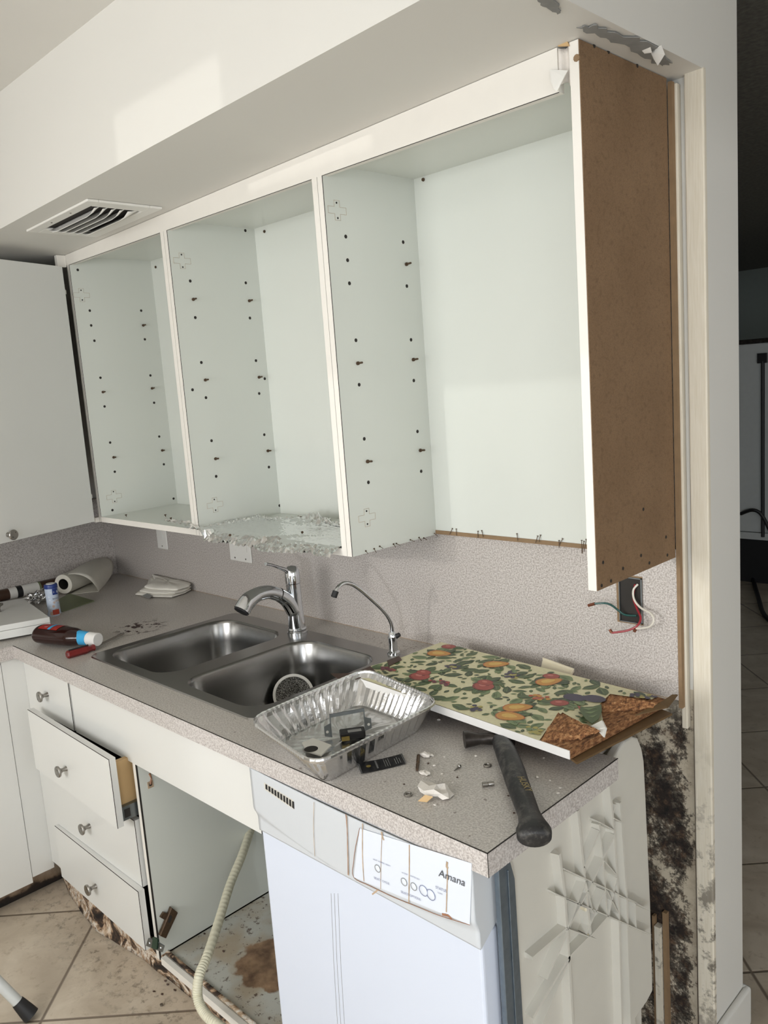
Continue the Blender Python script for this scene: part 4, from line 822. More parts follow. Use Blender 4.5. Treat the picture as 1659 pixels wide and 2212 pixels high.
mb = MB(); mb.prism([(2.44, -.19, BT-th-.028), (2.535, -.26, BT-th-.028), (2.56, -.17, BT-th-.028), (2.50, -.10, BT-th-.028)], (0, 0, .010)); tag(mb.build('broken_board_piece', 'board_edge'), 'small broken brown board piece under the right end of the shelf', 'board piece')
# dark wood splinters and scraps beside the sink
for pts, lab in (([(715,1456),(765,1455),(800,1440),(812,1452),(770,1468),(735,1470)], 'long dark brown veneer scrap poking out beside the foil pan'), ([(798,1358),(812,1356),(828,1358),(818,1364),(806,1363)], 'small dark brown sliver on the counter behind the slim tap'), ([(836,1428),(862,1418),(868,1426),(840,1440)], 'dark red scrap beside the slim tap base')):
    z_ = HC+.012 if pts[0][0] < 720 else (HC+.001 if pts[0][0] < 800 else HC+.055)
    z_ = BT+.002 if pts[0][0] in (715, 836) else HC+.0006
    tag(MB().prism([PZ(a, b, z_) for a, b in pts], (0, 0, .0015)).build('wood_scrap', 'logwood'), lab, 'wood scrap')
# cream plastic clip behind the board
root = empty('plastic_clip', PZ(1205, 1458, HC+.01)); tag(root, 'cream plastic channel piece lying behind the fruit shelf', 'plastic piece')
zc_ = HC+.045; a, b, c, d = PZ(1172,1426,zc_), PZ(1238,1450,zc_), PZ(1228,1468,zc_-.01), PZ(1168,1444,zc_-.01)
MB().prism([a, b, c, d], (0, 0, -.003)).build('channel', 'cream', root)
mb = MB(); mb.prism([a, b, b+Vector((0, .003, 0)), a+Vector((0, .003, 0))], (0, 0, .006)); mb.prism([b, c, c+Vector((.003, 0, 0)), b+Vector((.003, 0, 0))], (0, 0, .006)); mb.prism([(b+c)/2+Vector((-.02, 0, -.003)), (b+c)/2+Vector((.02, .004, -.003)), (b+c)/2+Vector((.02, -.01, -.003))], (0, 0, HC-zc_+.013)); mb.build('lip', 'cream', root)
# ================================================================ FOIL PAN
root = empty('foil_pan', (2.07, -.55, HC+.001)); tag(root, 'large crinkled aluminium foil roasting pan standing on the counter', 'foil pan')
PZt = HC+.062
c4 = [PZ(541,1556,PZt), PZ(790,1448,PZt), PZ(948,1518,PZt), PZ(682,1652,PZt)]    # left, back, right, front corners of the rim
b4 = [PZ(598,1602,HC+.002), PZ(775,1520,HC+.002), PZ(915,1572,HC+.002), PZ(703,1692,HC+.002)]
def loop4(c, r, n=10, N=40):
    P_ = []
    for i in range(4):
        a, b, d = c[i-1], c[i], c[(i+1) % 4]; u0 = (a-b).normalized(); u1 = (d-b).normalized(); s_ = b+u0*r; e_ = b+u1*r
        for k in range(n+1): t_ = k/n; P_.append((1-t_)**2*s_+2*t_*(1-t_)*b+t_*t_*e_)
        e2 = d+(b-d).normalized()*r
        for k in range(1, N): P_.append(e_.lerp(e2, k/N))
    return P_
T_ = loop4(c4, .045); Bo = loop4(b4, .03); cen = sum((p for p in T_), Vector())/len(T_); nP = len(T_)
mb = MB()
def pw(i, v):
    i %= nP; a = Bo[i]; b = T_[i]; p = a.lerp(b, v); out = Vector((p.x-cen.x, p.y-cen.y, 0)).normalized()
    return p+out*(.0022*math.sin(i*math.pi*.5)*math.sin(math.pi*min(1, v*1.02))**.4+.0012*noise.noise(p*60))
V = [[mb.bm.verts.new(pw(i, v)) for v in (0, .12, .3, .5, .7, .88, 1)] for i in range(nP)]
for i in range(nP):
    for j in range(6): mb.bm.faces.new((V[i][j], V[(i+1) % nP][j], V[(i+1) % nP][j+1], V[i][j+1]))
mb.build('pan_wall', 'pan', root, solid=.0006, fix=False)
mb = MB(); bc = sum(Bo, Vector())/nP; rings = [[mb.bm.verts.new(bc.lerp(Bo[i], s_)+Vector((0, 0, .0012*math.sin(Bo[i].lerp(bc, 1-s_).x*260)*math.sin(Bo[i].lerp(bc, 1-s_).y*260) if s_ < 1 else 0))) for i in range(nP)] for s_ in (.05, .2, .35, .5, .65, .8, .9, 1)]
for a, b in zip(rings, rings[1:]):
    for i in range(nP): mb.bm.faces.new((a[i], a[(i+1) % nP], b[(i+1) % nP], b[i]))
mb.bm.faces.new(rings[0]); mb.build('pan_bottom', 'pan', root, smooth=True, solid=.0006)
mb = MB(); rimp = [T_[i]+Vector((T_[i].x-cen.x, T_[i].y-cen.y, 0)).normalized()*.004 for i in range(nP)]; rimp.append(rimp[0])
mb.tube(rimp, [(.0052+.0007*(i % 2), .0026+.0006*(i % 2)) for i in range(len(rimp))], 8, cap=False, flat=(0, 0, 1)); mb.build('rolled_rim', 'pan', root)
# things in the pan
root = empty('metal_bracket', PZ(745, 1590, HC+.006)); tag(root, 'U-shaped galvanised metal bracket standing in the foil pan', 'bracket')
zb_ = HC+.006; a = PZ(715, 1592, zb_); b = PZ(790, 1578, zb_); dv2 = (b-a).normalized(); nn = Vector((-dv2.y, dv2.x, 0)); 
mb = MB(); mb.box((0, 0, 0), (.001, .001, .001)) if False else None
mb.prism([a, a+Vector((0, 0, .050)), b+Vector((0, 0, .050)), b, b-dv2*.0022, b-dv2*.0022+Vector((0, 0, .043)), a+dv2*.0022+Vector((0, 0, .043)), a+dv2*.0022], nn*-.003)
mb.build('strap', 'galv', root)
for p, s_ in ((a, -1), (b, 1)):
    mb = MB(); mb.prism([p, p+dv2*.013*s_+Vector((0, 0, .004)), p+dv2*.013*s_+Vector((0, 0, .025)), p+Vector((0, 0, .030))], nn*-.0015); f_ = mb.build('ear', 'galv', root)
    MB().lathe(p+dv2*.007*s_+Vector((0, 0, .013))-nn*.0016, -nn, [(.003, 0), (.003, .0006)], 10).build('screw_hole', 'plate', f_)
root = empty('outlet_device', PZ(762, 1590, HC+.006)); tag(root, 'black electrical outlet body with paper tag lying in the foil pan', 'outlet device')
p = PZ(762, 1592, HC+.006); ex = (PZ(792, 1585, HC+.006)-PZ(740, 1592, HC+.006)).normalized(); ey = Vector((-ex.y, ex.x, 0)); rot = Matrix((ex, ey, Vector((0, 0, 1)))).transposed().to_4x4(); rot.translation = p
MB().box((-.026, -.013, 0), (.026, .013, .016), rot).build('body', 'black', root, bevel=.003)
MB().box((-.010, -.0135, .0165), (.018, -.002, .0172), rot).build('tag', 'greypaper', root); MB().box((-.024, -.017, .001), (-.008, -.013, .009), rot).build('terminal', 'gold', root)
root = empty('cover_plate', PZ(690, 1620, HC+.005)); tag(root, 'flat white outlet cover plate in the front corner of the pan', 'cover plate')
z_ = HC+.008; mb = MB(); mb.prism([PZ(652,1607,z_), PZ(676,1597,z_), PZ(716,1612,z_), PZ(694,1634,z_), PZ(662,1625,z_)], (0, 0, .003)); mb.build('plate', 'plate', root); q = PZ(672, 1618, z_+.0032); MB().lathe(q, (0, 0, 1), [(.014, 0), (.014, .0004)], 20).build('socket_hole', 'dark', root)
# ================================================================ HAMMER
root = empty('hammer', PZ(1110, 1700, HC+.001)); tag(root, 'black rubber handled claw hammer lying on the countertop', 'hammer')
hz = HC+.019
hp_ = [(1074,1598,.019),(1086,1610,.020),(1096,1632,.021),(1109,1665,.021),(1119,1695,.021),(1131,1727,.020),(1142,1757,.019),(1149,1778,.020),(1153,1795,.022),(1154,1808,.022),(1155,1814,.021)]
hr = [(.014,.011),(.017,.019),(.018,.0205),(.018,.021),(.018,.020),(.0175,.019),(.0165,.018),(.018,.021),(.020,.0275),(.018,.0265),(.010,.016)]
mb = MB(); mb.tube([PZ(a, b, HC+c) for a, b, c in hp_], hr, 24, smooth_path=5, flat=(0, 0, 1)); hd = mb.build('grip', 'rubber', root, smooth=True)
p0_ = PZ(1088, 1604, HC+.024); p1_ = PZ(1030, 1596, HC+.024); p2_ = PZ(1004, 1597, HC+.024)
MB().tube([PZ(1110, 1602, HC+.019), PZ(1080, 1598, HC+.019), PZ(1056, 1596, HC+.019), PZ(1038, 1596, HC+.019), PZ(1022, 1597, HC+.020), PZ(1012, 1597, HC+.020), PZ(1003, 1598, HC+.020)], [(.006, .012), (.011, .016), (.011, .0135), (.0105, .0105), (.0135, .0135), (.0155, .0155), (.0165, .0165)], 20).build('head', 'iron', root, smooth=True)
a = PZ(1122, 1700, HC+.034); b = PZ(1144, 1742, HC+.034)
text('HUSKY', 'gold', PZ(1117, 1678, HC+.0392), PZ(1141, 1718, HC+.0392)-PZ(1117, 1678, HC+.0392), PZ(1138, 1674, HC+.0392)-PZ(1117, 1678, HC+.0392), .017, hd, depth=.0006, shear=.2)
# ================================================================ SMALL DEBRIS ON THE COUNTER
def chunk(px, py, r, lab, grp=None, sc=(1, .8, .5), seed=1, name='plaster_chunk', mat='plaster', cat='plaster', jit=.35):
    p = PZ(px, py, HC); mb = MB(); mb.ico((p.x, p.y, HC+r*sc[2]*.8), r, 2, jit, sc, seed); 
    for v in mb.bm.verts: v.co.z = max(v.co.z, HC+.0004)
    return tag(mb.build(name, mat), lab, cat, grp)
o = chunk(945, 1716, .026, 'largest white plaster chunk near the front of the counter', seed=4, sc=(1.1, .85, .35), jit=.45)
mb = MB(); mb.prism([PZ(903,1731,HC+.001), PZ(918,1718,HC+.012), PZ(935,1722,HC+.012), PZ(922,1733,HC+.002)], (0, 0, .001)); tag(mb.build('drywall_flake', 'plywood'), 'tan paper flake under the left side of the largest plaster chunk', 'drywall flake')
chunk(919, 1634, .010, 'small white plaster crumb behind the dark drill bit', seed=2, sc=(1.2, .8, .5)); chunk(932, 1633, .005, 'tiny plaster crumb touching the small crumb by the drill bit', seed=8)
chunk(917, 1673, .010, 'small flat plaster crumb between drill bit and largest chunk', seed=3, sc=(1.1, .7, .4)); chunk(948, 1556, .004, 'tiny white crumb under the front edge of the fruit shelf', seed=5)
NUM = ['leftmost', 'second', 'third', 'fourth', 'fifth', 'sixth', 'seventh', 'eighth', 'ninth', 'tenth', 'eleventh', 'rightmost']
for i, (px, py) in enumerate(sorted([(960,1636),(1028,1634),(938,1655),(978,1692),(984,1663),(1175,1638),(1188,1687),(1210,1703),(1205,1715),(940,1740),(1160,1680),(955,1673)])):
    chunk(px, py, random.uniform(.0018, .0035), 'tiny white plaster speck around the hammer, '+NUM[i]+' of twelve from the left', 'plaster specks on the counter', seed=i+10, name='plaster_speck')
for i, (px, py, c_) in enumerate(sorted([(873,1695,0),(988,1680,0),(925,1650,0),(1098,1720,0),(1110,1757,0)])):
    chunk(px, py, .0022, 'tiny dark brown crumb on the counter front, '+NUM[i]+' of five from the left', 'brown crumbs on the counter', seed=i+30, name='wood_crumb', mat='logwood', cat='crumb')
for px, py, lab in ((882, 1718, 'steel washer ring left of the largest plaster chunk'), (1053, 1655, 'steel washer ring beside the hammer handle')):
    p = PZ(px, py, HC+.0003); mb = MB(); mb.tube([p+Vector((math.cos(a_)*.0062, math.sin(a_)*.0062, .0018)) for a_ in [i*math.pi/10 for i in range(21)]], .0018, 8, cap=False); tag(mb.build('washer', 'nickel', smooth=True), lab, 'washer')
a = PZ(1042, 1695, HC+.0045); b = PZ(1067, 1692, HC+.0045); tag(MB().tube([a, a.lerp(b, .45), a.lerp(b, .5), a.lerp(b, .55), b], [.0045, .0045, .0032, .0040, .0040], 14).build('metal_sleeve', 'nickel', smooth=True), 'short shiny metal sleeve to the left of the hammer handle', 'metal sleeve')
a = PZ(904, 1632, HC+.0035); b = PZ(901, 1663, HC+.0035); tag(MB().tube([a, a.lerp(b, .5), a.lerp(b, .52), a.lerp(b, .6), b], [.0034, .0034, .0022, .0034, .0028], 6).build('drill_bit', 'screw'), 'dark hexagonal screwdriver bit right of the black card', 'tool bit')
a = PZ(981, 1665, HC+.003); b = PZ(993, 1654, HC+.003); tag(MB().tube([a, a.lerp(b, .75), a.lerp(b, .8), b], [.0009, .0018, .0035, .0038], 10).build('screw', 'nickel', smooth=True), 'short bright screw lying left of the metal sleeve', 'screw')
tag(MB().prism([PZ(797,1359,HC+.0004), PZ(828,1357,HC+.0004), PZ(815,1366,HC+.0004)], (0, 0, .001)).build('paint_flake', 'logwood'), 'dark flake beside the backsplash between the two taps', 'flake') if False else None
# business card
root = empty('business_card', PZ(825, 1652, HC+.001)); tag(root, 'black business card with small print in front of the foil pan', 'business card')
cq = [PZ(773,1651,HC), PZ(869,1631,HC), PZ(877,1652,HC), PZ(781,1674,HC)]
mb = MB(); mb.grid(lambda u, v: cq[3].lerp(cq[2], u).lerp(cq[0].lerp(cq[1], u), v)+Vector((0, 0, .0012+.002*(1-math.sin(math.pi*u)))), 8, 3); cdo = mb.build('card', 'cardblack', root, solid=.0005)
mb = MB(); g0 = cq[3].lerp(cq[0], .5).lerp(cq[2].lerp(cq[1], .5), .2); mb.ico((g0.x, g0.y, HC+.0030), .0055, 1, 0, (1, 1, .05)); mb.build('emblem', 'gold', cdo)
e1 = (cq[2]-cq[3]); e2 = (cq[0]-cq[3])
for k_, (u_, s_, tx_) in enumerate([(.40, .0065, 'Hoot & Iron Co'), (.58, .0032, 'service and repair'), (.68, .0030, 'home renovation'), (.84, .0032, 'call for a quote')][:0]): pass
mb = MB()
for u_, l_, h_ in ((.38, .75, .0018), (.56, .8, .0007), (.61, .6, .0007), (.66, .7, .0007), (.80, .5, .0007), (.85, .6, .0007), (.90, .45, .0007)):
    nseg = 9
    for i in range(nseg):
        v_ = .12+l_*i/nseg; c_ = cq[3]+e1*u_+e2*v_; c_.z = HC+.0030+.0012*(1-math.sin(math.pi*u_)); d_ = e2.normalized(); mb.poly([c_-e1.normalized()*h_, c_+e1.normalized()*h_, c_+e1.normalized()*h_+d_*.0026, c_-e1.normalized()*h_+d_*.0026])
mb.build('small_print', 'greypaper', cdo, fix=False)
for u_ in (-.012, .012, .985, 1.01):
    MB().prism([cq[3]+e1*u_+Vector((0, 0, .0032 if .05 < u_ < .9 else .0034)), cq[3]+e1*(u_+.008)+Vector((0, 0, .0034)), cq[0]+e1*(u_+.008)+Vector((0, 0, .0034)), cq[0]+e1*u_+Vector((0, 0, .0034))], (0, 0, -.0003)).build('silver_border', 'greypaper', cdo)
# ================================================================ LEFT COUNTER THINGS
# ketchup bottle lying on its side
root = empty('sauce_bottle', PZ(150, 1400, HC+.001)); tag(root, 'dark brown plastic sauce bottle lying on its side left of the sink', 'bottle')
kz = .030; a = PZ(84, 1362, HC+kz); b = PZ(222, 1380, HC+kz); a = PZ(88, 1368, HC+kz); b = PZ(207, 1381, HC+kz); ax_ = (b-a)
mb = MB(); mb.tube([a, a+ax_*.04, a+ax_*.25, a+ax_*.46, a+ax_*.60, a+ax_*.72, a+ax_*.80, a+ax_*.98], [(.024, .030), (.0285, .040), (.0285, .040), (.0285, .039), (.027, .036), (.0215, .025), (.0185, .0185), (.018, .018)], 28, smooth_path=5, flat=(0, 0, 1)); kb = mb.build('bottle_body', 'ketchup', root, smooth=True)
mb = MB(); mb.tube([a+ax_*.70, a+ax_*.88], [.0222, .0205], 24); mb.build('neck_label', 'kblue', kb, smooth=True)
mb = MB(); mb.tube([a+ax_*.88, a+ax_*1.04], [.0205, .0200], 28); mb.build('cap', 'capwhite', root, smooth=True, bevel=.002)
nrm = Vector((0, 0, 1)); sd = ax_.normalized().cross(nrm)
def kbp(u, w): ang = w; return a+ax_*u+nrm*math.cos(ang)*.0295+sd*math.sin(ang)*.0410
mb = MB(); mb.grid(lambda u, v: kbp(.08+.34*u, -.9+1.5*v)*1.0, 8, 10); kl = mb.build('front_label', 'kred', kb, smooth=True)
for v in kl.data.vertices: pass
kl2 = MB(); kl2.grid(lambda u, v: kbp(.25+.05*u, -.8+1.4*v)+(kbp(.25+.05*u, -.8+1.4*v)-(a+ax_*(.25+.05*u))).normalized()*.0008, 4, 10); kl2.build('blue_label_patch', 'kblue', kl, smooth=True)
text('Baby', 'capwhite', kbp(.215, .45)+nrm*.0012, kbp(.215, -.5)-kbp(.215, .45), -ax_, .016, kl, depth=.001)
# screwdriver
root = empty('screwdriver', PZ(170, 1408, HC+.001)); tag(root, 'red and black handled screwdriver beside the sauce bottle', 'screwdriver')
a = PZ(144, 1415, HC+.0115); b = PZ(204, 1398, HC+.0115); c = PZ(267, 1368, HC+.006)
MB().tube([a, a.lerp(b, .05), a.lerp(b, .7), a.lerp(b, .88), b], [.010, .0122, .0122, .009, .0105], 6).build('handle', 'redplastic', root, bevel=.001)
mb = MB(); mb.tube([a.lerp(b, .1)+Vector((0, -.001, .0115)), a.lerp(b, .8)+Vector((0, -.001, .0115))], [.0025, .0025], 6); mb.tube([a.lerp(b, .1)+Vector((.005, -.009, .003)), a.lerp(b, .8)+Vector((.005, -.009, .003))], [.0025, .0025], 6); mb.build('grip_stripe', 'black', root)
MB().tube([b, c], [.003, .003], 10).build('shaft', 'nickel', root, smooth=True)
# salt container
root = empty('salt_container', PZ(122, 1335, HC)); tag(root, 'blue capped sea salt canister standing at the left', 'canister')
p = PZ(118, 1328, HC); p.z = HC; hh = .112
MB().lathe(p, (0, 0, 1), [(.0225, 0), (.0228, .002), (.0212, .03), (.0208, .055), (.0222, hh-.022), (.0224, hh-.014)], 32).build('label_body', 'saltlabel', root, smooth=True)
MB().lathe(p+Vector((0, 0, hh-.014)), (0, 0, 1), [(.0222, 0), (.0226, .010), (.0215, .013), (.0205, .0145), (.001, .015)], 32).build('lid', 'saltblue', root, smooth=True)
MB().lathe(p+Vector((0, 0, hh+.001)), (0, 0, 1), [(.015, 0), (.015, .002), (.001, .0022)], 24).build('pour_cap', 'plate', root)
vdir = Vector((CAM.x-p.x, CAM.y-p.y, 0)).normalized(); sdir = Vector((-vdir.y, vdir.x, 0))
def onc(ang, z_, r=.0232): return p+(vdir*math.cos(ang)+sdir*math.sin(ang))*r+Vector((0, 0, z_))
mb = MB(); mb.grid(lambda u, v: onc(.1+.9*u, .076+.022*v), 8, 2); sl = mb.build('brand_oval', 'saltblue', root, smooth=True)
mb = MB(); mb.grid(lambda u, v: onc(-.2+1.0*u, .005+.018*v, .02325), 8, 2); mb.build('tomato_picture', 'saltred', root, smooth=True)
text('HCB', 'capwhite', onc(.22, .082, .0240), onc(.9, .082, .0240)-onc(.22, .082, .0240), (0, 0, 1), .011, sl, width=.75)
text('SEA SALT', 'ink', onc(.0, .060, .0240), onc(.8, .060, .0240)-onc(.0, .060, .0240), (0, 0, 1), .0075, root, width=.7)
# crumpled foil ball
p = PZ(83, 1302, HC); mb = MB(); mb.ico((p.x, p.y, HC+.020), .026, 4, .5, (1, 1.3, .8), 3)
for v in mb.bm.verts: v.co += Vector((noise.noise(v.co*140), noise.noise(v.co*140+Vector((5, 0, 0))), noise.noise(v.co*140+Vector((0, 5, 0)))))*.006; v.co.z = max(v.co.z, HC+.0005)
tag(mb.build('foil_ball', 'foil'), 'crumpled ball of aluminium foil behind the salt canister', 'foil ball')
# green mat
tag(MB().prism([PZ(100,1310,HC+.0004), PZ(150,1283,HC+.0004), PZ(204,1299,HC+.0004), PZ(135,1322,HC+.0004)], (0, 0, .0025)).build('cutting_mat', 'mat'), 'thin green cutting mat corner behind the salt canister', 'cutting mat')
# paper towel roll
root = empty('paper_towel_roll', PZ(180, 1270, HC+.001)); tag(root, 'partly unrolled roll of white paper towels lying on its side', 'paper towel roll')
r_ = .042; a = PZ(137, 1262, HC+r_); b = PZ(222, 1227, HC+r_); axd = (b-a).normalized(); b = a+axd*.255
mb = MB(); 
def ringtube(mb, a, b, r0, r1, seg=36):
    d = (b-a).normalized(); u = d.orthogonal().normalized(); w = d.cross(u); R = [[mb.bm.verts.new(c+(u*math.cos(2*math.pi*k/seg)+w*math.sin(2*math.pi*k/seg))*q) for k in range(seg)] for c, q in ((a, r0), (b, r0), (b, r1), (a, r1))]
    for i in range(4):
        for k in range(seg): mb.bm.faces.new((R[i][k], R[i][(k+1) % seg], R[(i+1) % 4][(k+1) % seg], R[(i+1) % 4][k]))
ringtube(mb, a, b, .038, .0215); rl_ = mb.build('roll', 'ptowel', root, smooth=True)
mb = MB(); ringtube(mb, a-axd*.0005, b, .0214, .0205); mb.build('cardboard_core', 'dark', rl_, smooth=True)
CA = [(147,1240,.080), (162,1240,.082), (178,1243,.080), (193,1251,.066), (204,1262,.042), (210,1271,.020), (213,1278,.003)]
CB = [(150,1236,.078), (178,1219,.086), (208,1207,.088), (228,1204,.084), (243,1214,.062), (244,1236,.028), (228,1262,.006)]
CA_ = spline([PZ(a_, b_, HC+c_) for a_, b_, c_ in CA], [0]*7, 6)[0]; CB_ = spline([PZ(a_, b_, HC+c_) for a_, b_, c_ in CB], [0]*7, 6)[0]; nC = len(CA_)-1
def sheet(u, v):
    p = CA_[round(u*nC)].lerp(CB_[round(u*nC)], v); p.z = max(HC+.0015, p.z+.010*math.sin(math.pi*v)*math.sin(math.pi*u)); p.x = max(p.x, .024); p.y = min(p.y, -.004); return p
mb = MB(); mb.grid(sheet, nC, 10); mb.build('loose_sheet', 'ptowel', root, smooth=True, solid=.0012)
MB().prism([PZ(200,1279,HC+.0012), PZ(150,1285,HC+.0012), PZ(205,1255,HC+.0012), PZ(214,1278,HC+.0012)], (0, 0, .0012)).build('sheet_end', 'ptowel', root)
# wooden rod behind
root = empty('rolling_pin', PZ(60, 1262, HC+.001)); tag(root, 'long dark wooden roller with paper label against the left backsplash', 'rolling pin')
r_ = .022; a = Vector((.19, -.95, HC+r_)); q1 = PZ(105, 1255, HC+r_); q0 = PZ(0, 1283, HC+r_); q0.x = .047; dq = (q1-q0).normalized(); a = q0-dq*.12; 
q2 = Vector((.052, -.048, HC+r_)); d2 = (q2-q0).normalized(); a = q0-d2*.15
MB().tube([a, q2-d2*.012, q2-d2*.003, q2], [r_, r_, r_*.9, r_*.5], 20).build('wood_body', 'logwood', root, smooth=True)
def tpar(px, py): return (PZ(px, py, HC+r_)-q0).dot(d2)
for (p0, p1), mt in ((((12,1281),(27,1277)), 'plate'), (((27,1277),(38,1274)), 'black'), (((38,1274),(72,1266)), 'paper'), (((72,1266),(76,1265)), 'mat')):
    MB().tube([q0+d2*tpar(*p0), q0+d2*tpar(*p1)], [r_+.0006, r_+.0006], 20).build('label_wrap', mt, root, smooth=True)
# loose white cabinet doors lying at left
root = empty('loose_cabinet_door', (.45, -.66, HC+.001)); tag(root, 'loose white cabinet door lying on the left counter, top of two', 'cabinet door')
zt_ = HC+.052; q = [PZ(107,1333,zt_), PZ(50,1292,zt_)]; d1 = (q[1]-q[0]); ln = .62; dr = Vector((d1.x, d1.y, 0)).normalized(); pr_ = Vector((dr.y, -dr.x, 0)); pr_ = pr_ if pr_.y < 0 else -pr_
F_ = PZ(0, 1352, zt_); pr_ = (F_-q[0]); pr_.z = 0; pr_.normalize()
P_ = [q[0], q[0]+pr_*.45, q[0]+pr_*.45+d1, q[1]]; mb = MB(); mb.prism([p-Vector((0, 0, .018)) for p in P_], (0, 0, .018)); mb.build('panel', 'white', root, bevel=.001)
kq = PZ(-2, 1322, zt_); knob(kq, (0, 0, 1), root)
P2 = [p-Vector((0, 0, .018+.027))+Vector((.0, .0, 0)) for p in P_]; mb = MB(); mb.prism(P2, (0, 0, .026)); tag(mb.build('loose_cabinet_door', 'white', bevel=.001), 'loose white cabinet door lying on the left counter, lower of two', 'cabinet door')
# folded towel
root = empty('hand_towel', PZ(360, 1275, HC+.001)); tag(root, 'folded white cotton towel on the counter near the backsplash', 'towel')
TP = [(293,1287),(318,1268),(345,1250),(395,1250),(428,1262),(430,1272),(400,1284),(372,1293),(330,1292)]
ctrp = Vector((0, 0, 0))
for a_, b_ in TP: ctrp += PZ(a_, b_, HC)/len(TP)
for L_, (s_, z0_, z1_) in enumerate(((1.0, .001, .012), (.96, .011, .022), (.90, .021, .034))):
    base = [PZ(a_, b_, HC) for a_, b_ in TP]; sh = Vector((.006, .010, 0))*L_
    P_ = [Vector((ctrp.x+(p.x-ctrp.x)*s_, ctrp.y+(p.y-ctrp.y)*s_, HC))+sh for p in base]; P_ = [Vector((p.x, min(p.y, -.010), HC)) for p in P_]
    N_ = 8; lp = []
    for i in range(len(P_)):
        for k in range(N_): lp.append(P_[i].lerp(P_[(i+1) % len(P_)], k/N_))
    c0 = sum(lp, Vector())/len(lp); mb = MB(); rows = []
    for s2, zz in ((.9, z0_), (1.0, z0_+.004), (1.0, z1_-.004), (.93, z1_), (.6, z1_+.003), (.3, z1_+.002), (.05, z1_+.002)):
        rows.append([mb.bm.verts.new(Vector((c0.x+(p.x-c0.x)*s2, c0.y+(p.y-c0.y)*s2, HC+zz+(.003*noise.noise(Vector((p.x*25, p.y*25, s2*3+L_))) if zz > .006 else 0)))) for p in lp])
    for r0, r1 in zip(rows, rows[1:]):
        for k in range(len(lp)): j = (k+1) % len(lp); mb.bm.faces.new((r0[k], r0[j], r1[j], r1[k]))
    mb.bm.faces.new(rows[-1]); mb.bm.faces.new(rows[0][::-1]); mb.build('fold', 'towel', root, smooth=True)
mb = MB(); mb.prism([PZ(305,1288,HC+.006), PZ(318,1282,HC+.014), PZ(330,1287,HC+.010), PZ(322,1293,HC+.004)], (0, 0, .001)); mb.build('care_tag', 'greypaper', root)
# ================================================================ FOIL in the middle cabinet
root_f = MB(); fo = [PZ(413,1133,1.206), PZ(430,1125,1.206), PZ(520,1122,1.206), PZ(592,1108,1.206), PZ(748,1140,1.206), PZ(748,1186,1.198), PZ(704,1199,1.185), PZ(640,1195,1.185), PZ(560,1183,1.188), PZ(445,1165,1.195)]
zf = ZB+.020
x0f, x1f, yb, yfr = 1.045, 1.835, -.04, -.355
def foil(u, v):
    xl = 1.216-.15*max(0, v-.55)/.45; x_ = xl+(1.838-xl)*u if v > .0 else 1.22+(1.838-1.22)*u
    y_ = -.10+(-.345+.10)*v-.018*math.sin(u*2.6)*v**6+.012*noise.noise(Vector((u*5, v*3, 9)))
    if v < .1: y_ += .03*noise.noise(Vector((u*4, 1, 1)))
    crk = .007 if 0 < v < 1 else .010; e_ = max(.10, min(1, (.16-u)*9), min(1, (v-.84)*9), min(.8, (.14-v)*8))
    z_ = zf+.003+crk*e_*abs(noise.noise(Vector((u*38, v*24, 2))))*2.2+.004*e_*abs(noise.noise(Vector((u*80, v*60, 5))))
    if y_ < -UD: z_ = z_-(-UD-y_)*.55 if x_ > 1.3 else z_+.004
    if x_ < 1.215: z_ += .012*(1.215-x_)/.15
    lump = math.exp(-((x_-1.50)**2/.006+(y_+.115)**2/.0012)); z_ += lump*(.020+.020*noise.noise(Vector((x_*60, y_*60, 4))))
    fold = math.exp(-((y_+.30-(x_-1.6)*.62)/.016)**2) if x_ > 1.5 else 0; z_ += fold*.007
    return Vector((x_, y_, z_))
mb = MB(); mb.grid(foil, 120, 56); o = mb.build('foil_sheet', 'foil', smooth=False); tag(o, 'crumpled aluminium foil sheet lining the middle open cabinet', 'foil sheet')
for px, py, lab in ((650, 1118, 'loose rusty screw lying on the foil toward the back of the cabinet'), (653, 1150, 'short rusty screw in the middle of the foil'), (497, 1156, 'dark screw head near the left front of the foil')):
    p = PZ(px, py, zf+.012); mb = MB(); mb.lathe(p, (-.9, .3, .1), [(.0038, 0), (.003, .002), (.0016, .004), (.0010, .024 if px == 650 else .009)], 8); tag(mb.build('screw', 'screw', smooth=True), lab, 'screw')
for px, py, lab in ((370, 1123, 'rusty screw standing on the bottom of the left open cabinet'), (358, 1116, 'pale screw head behind the rusty screw in the left open cabinet'), (273, 1116, 'dark screw head near the front left of the left open cabinet')):
    p = PZ(px, py, ZB+.0185); mb = MB(); mb.lathe(p, (-.3, 0, 1), [(.0012, 0), (.0018, .004), (.004, .006), (.0042, .0075)], 8); tag(mb.build('screw', 'screw', smooth=True), lab, 'screw')
for px, py, yy, lab in ((336, 577, -.012, 'screw head high on the back of the left open cabinet'), (571, 500, -.012, 'small screw head high on the back of the middle open cabinet'), (914, 388, -.012, 'pair of screw holes high on the back of the right open cabinet')):
    p = PY(px, py, yy); tag(MB().lathe(p, (0, -1, 0), [(.0045, -.001), (.004, .002)], 10).build('screw', 'screw'), lab, 'screw')
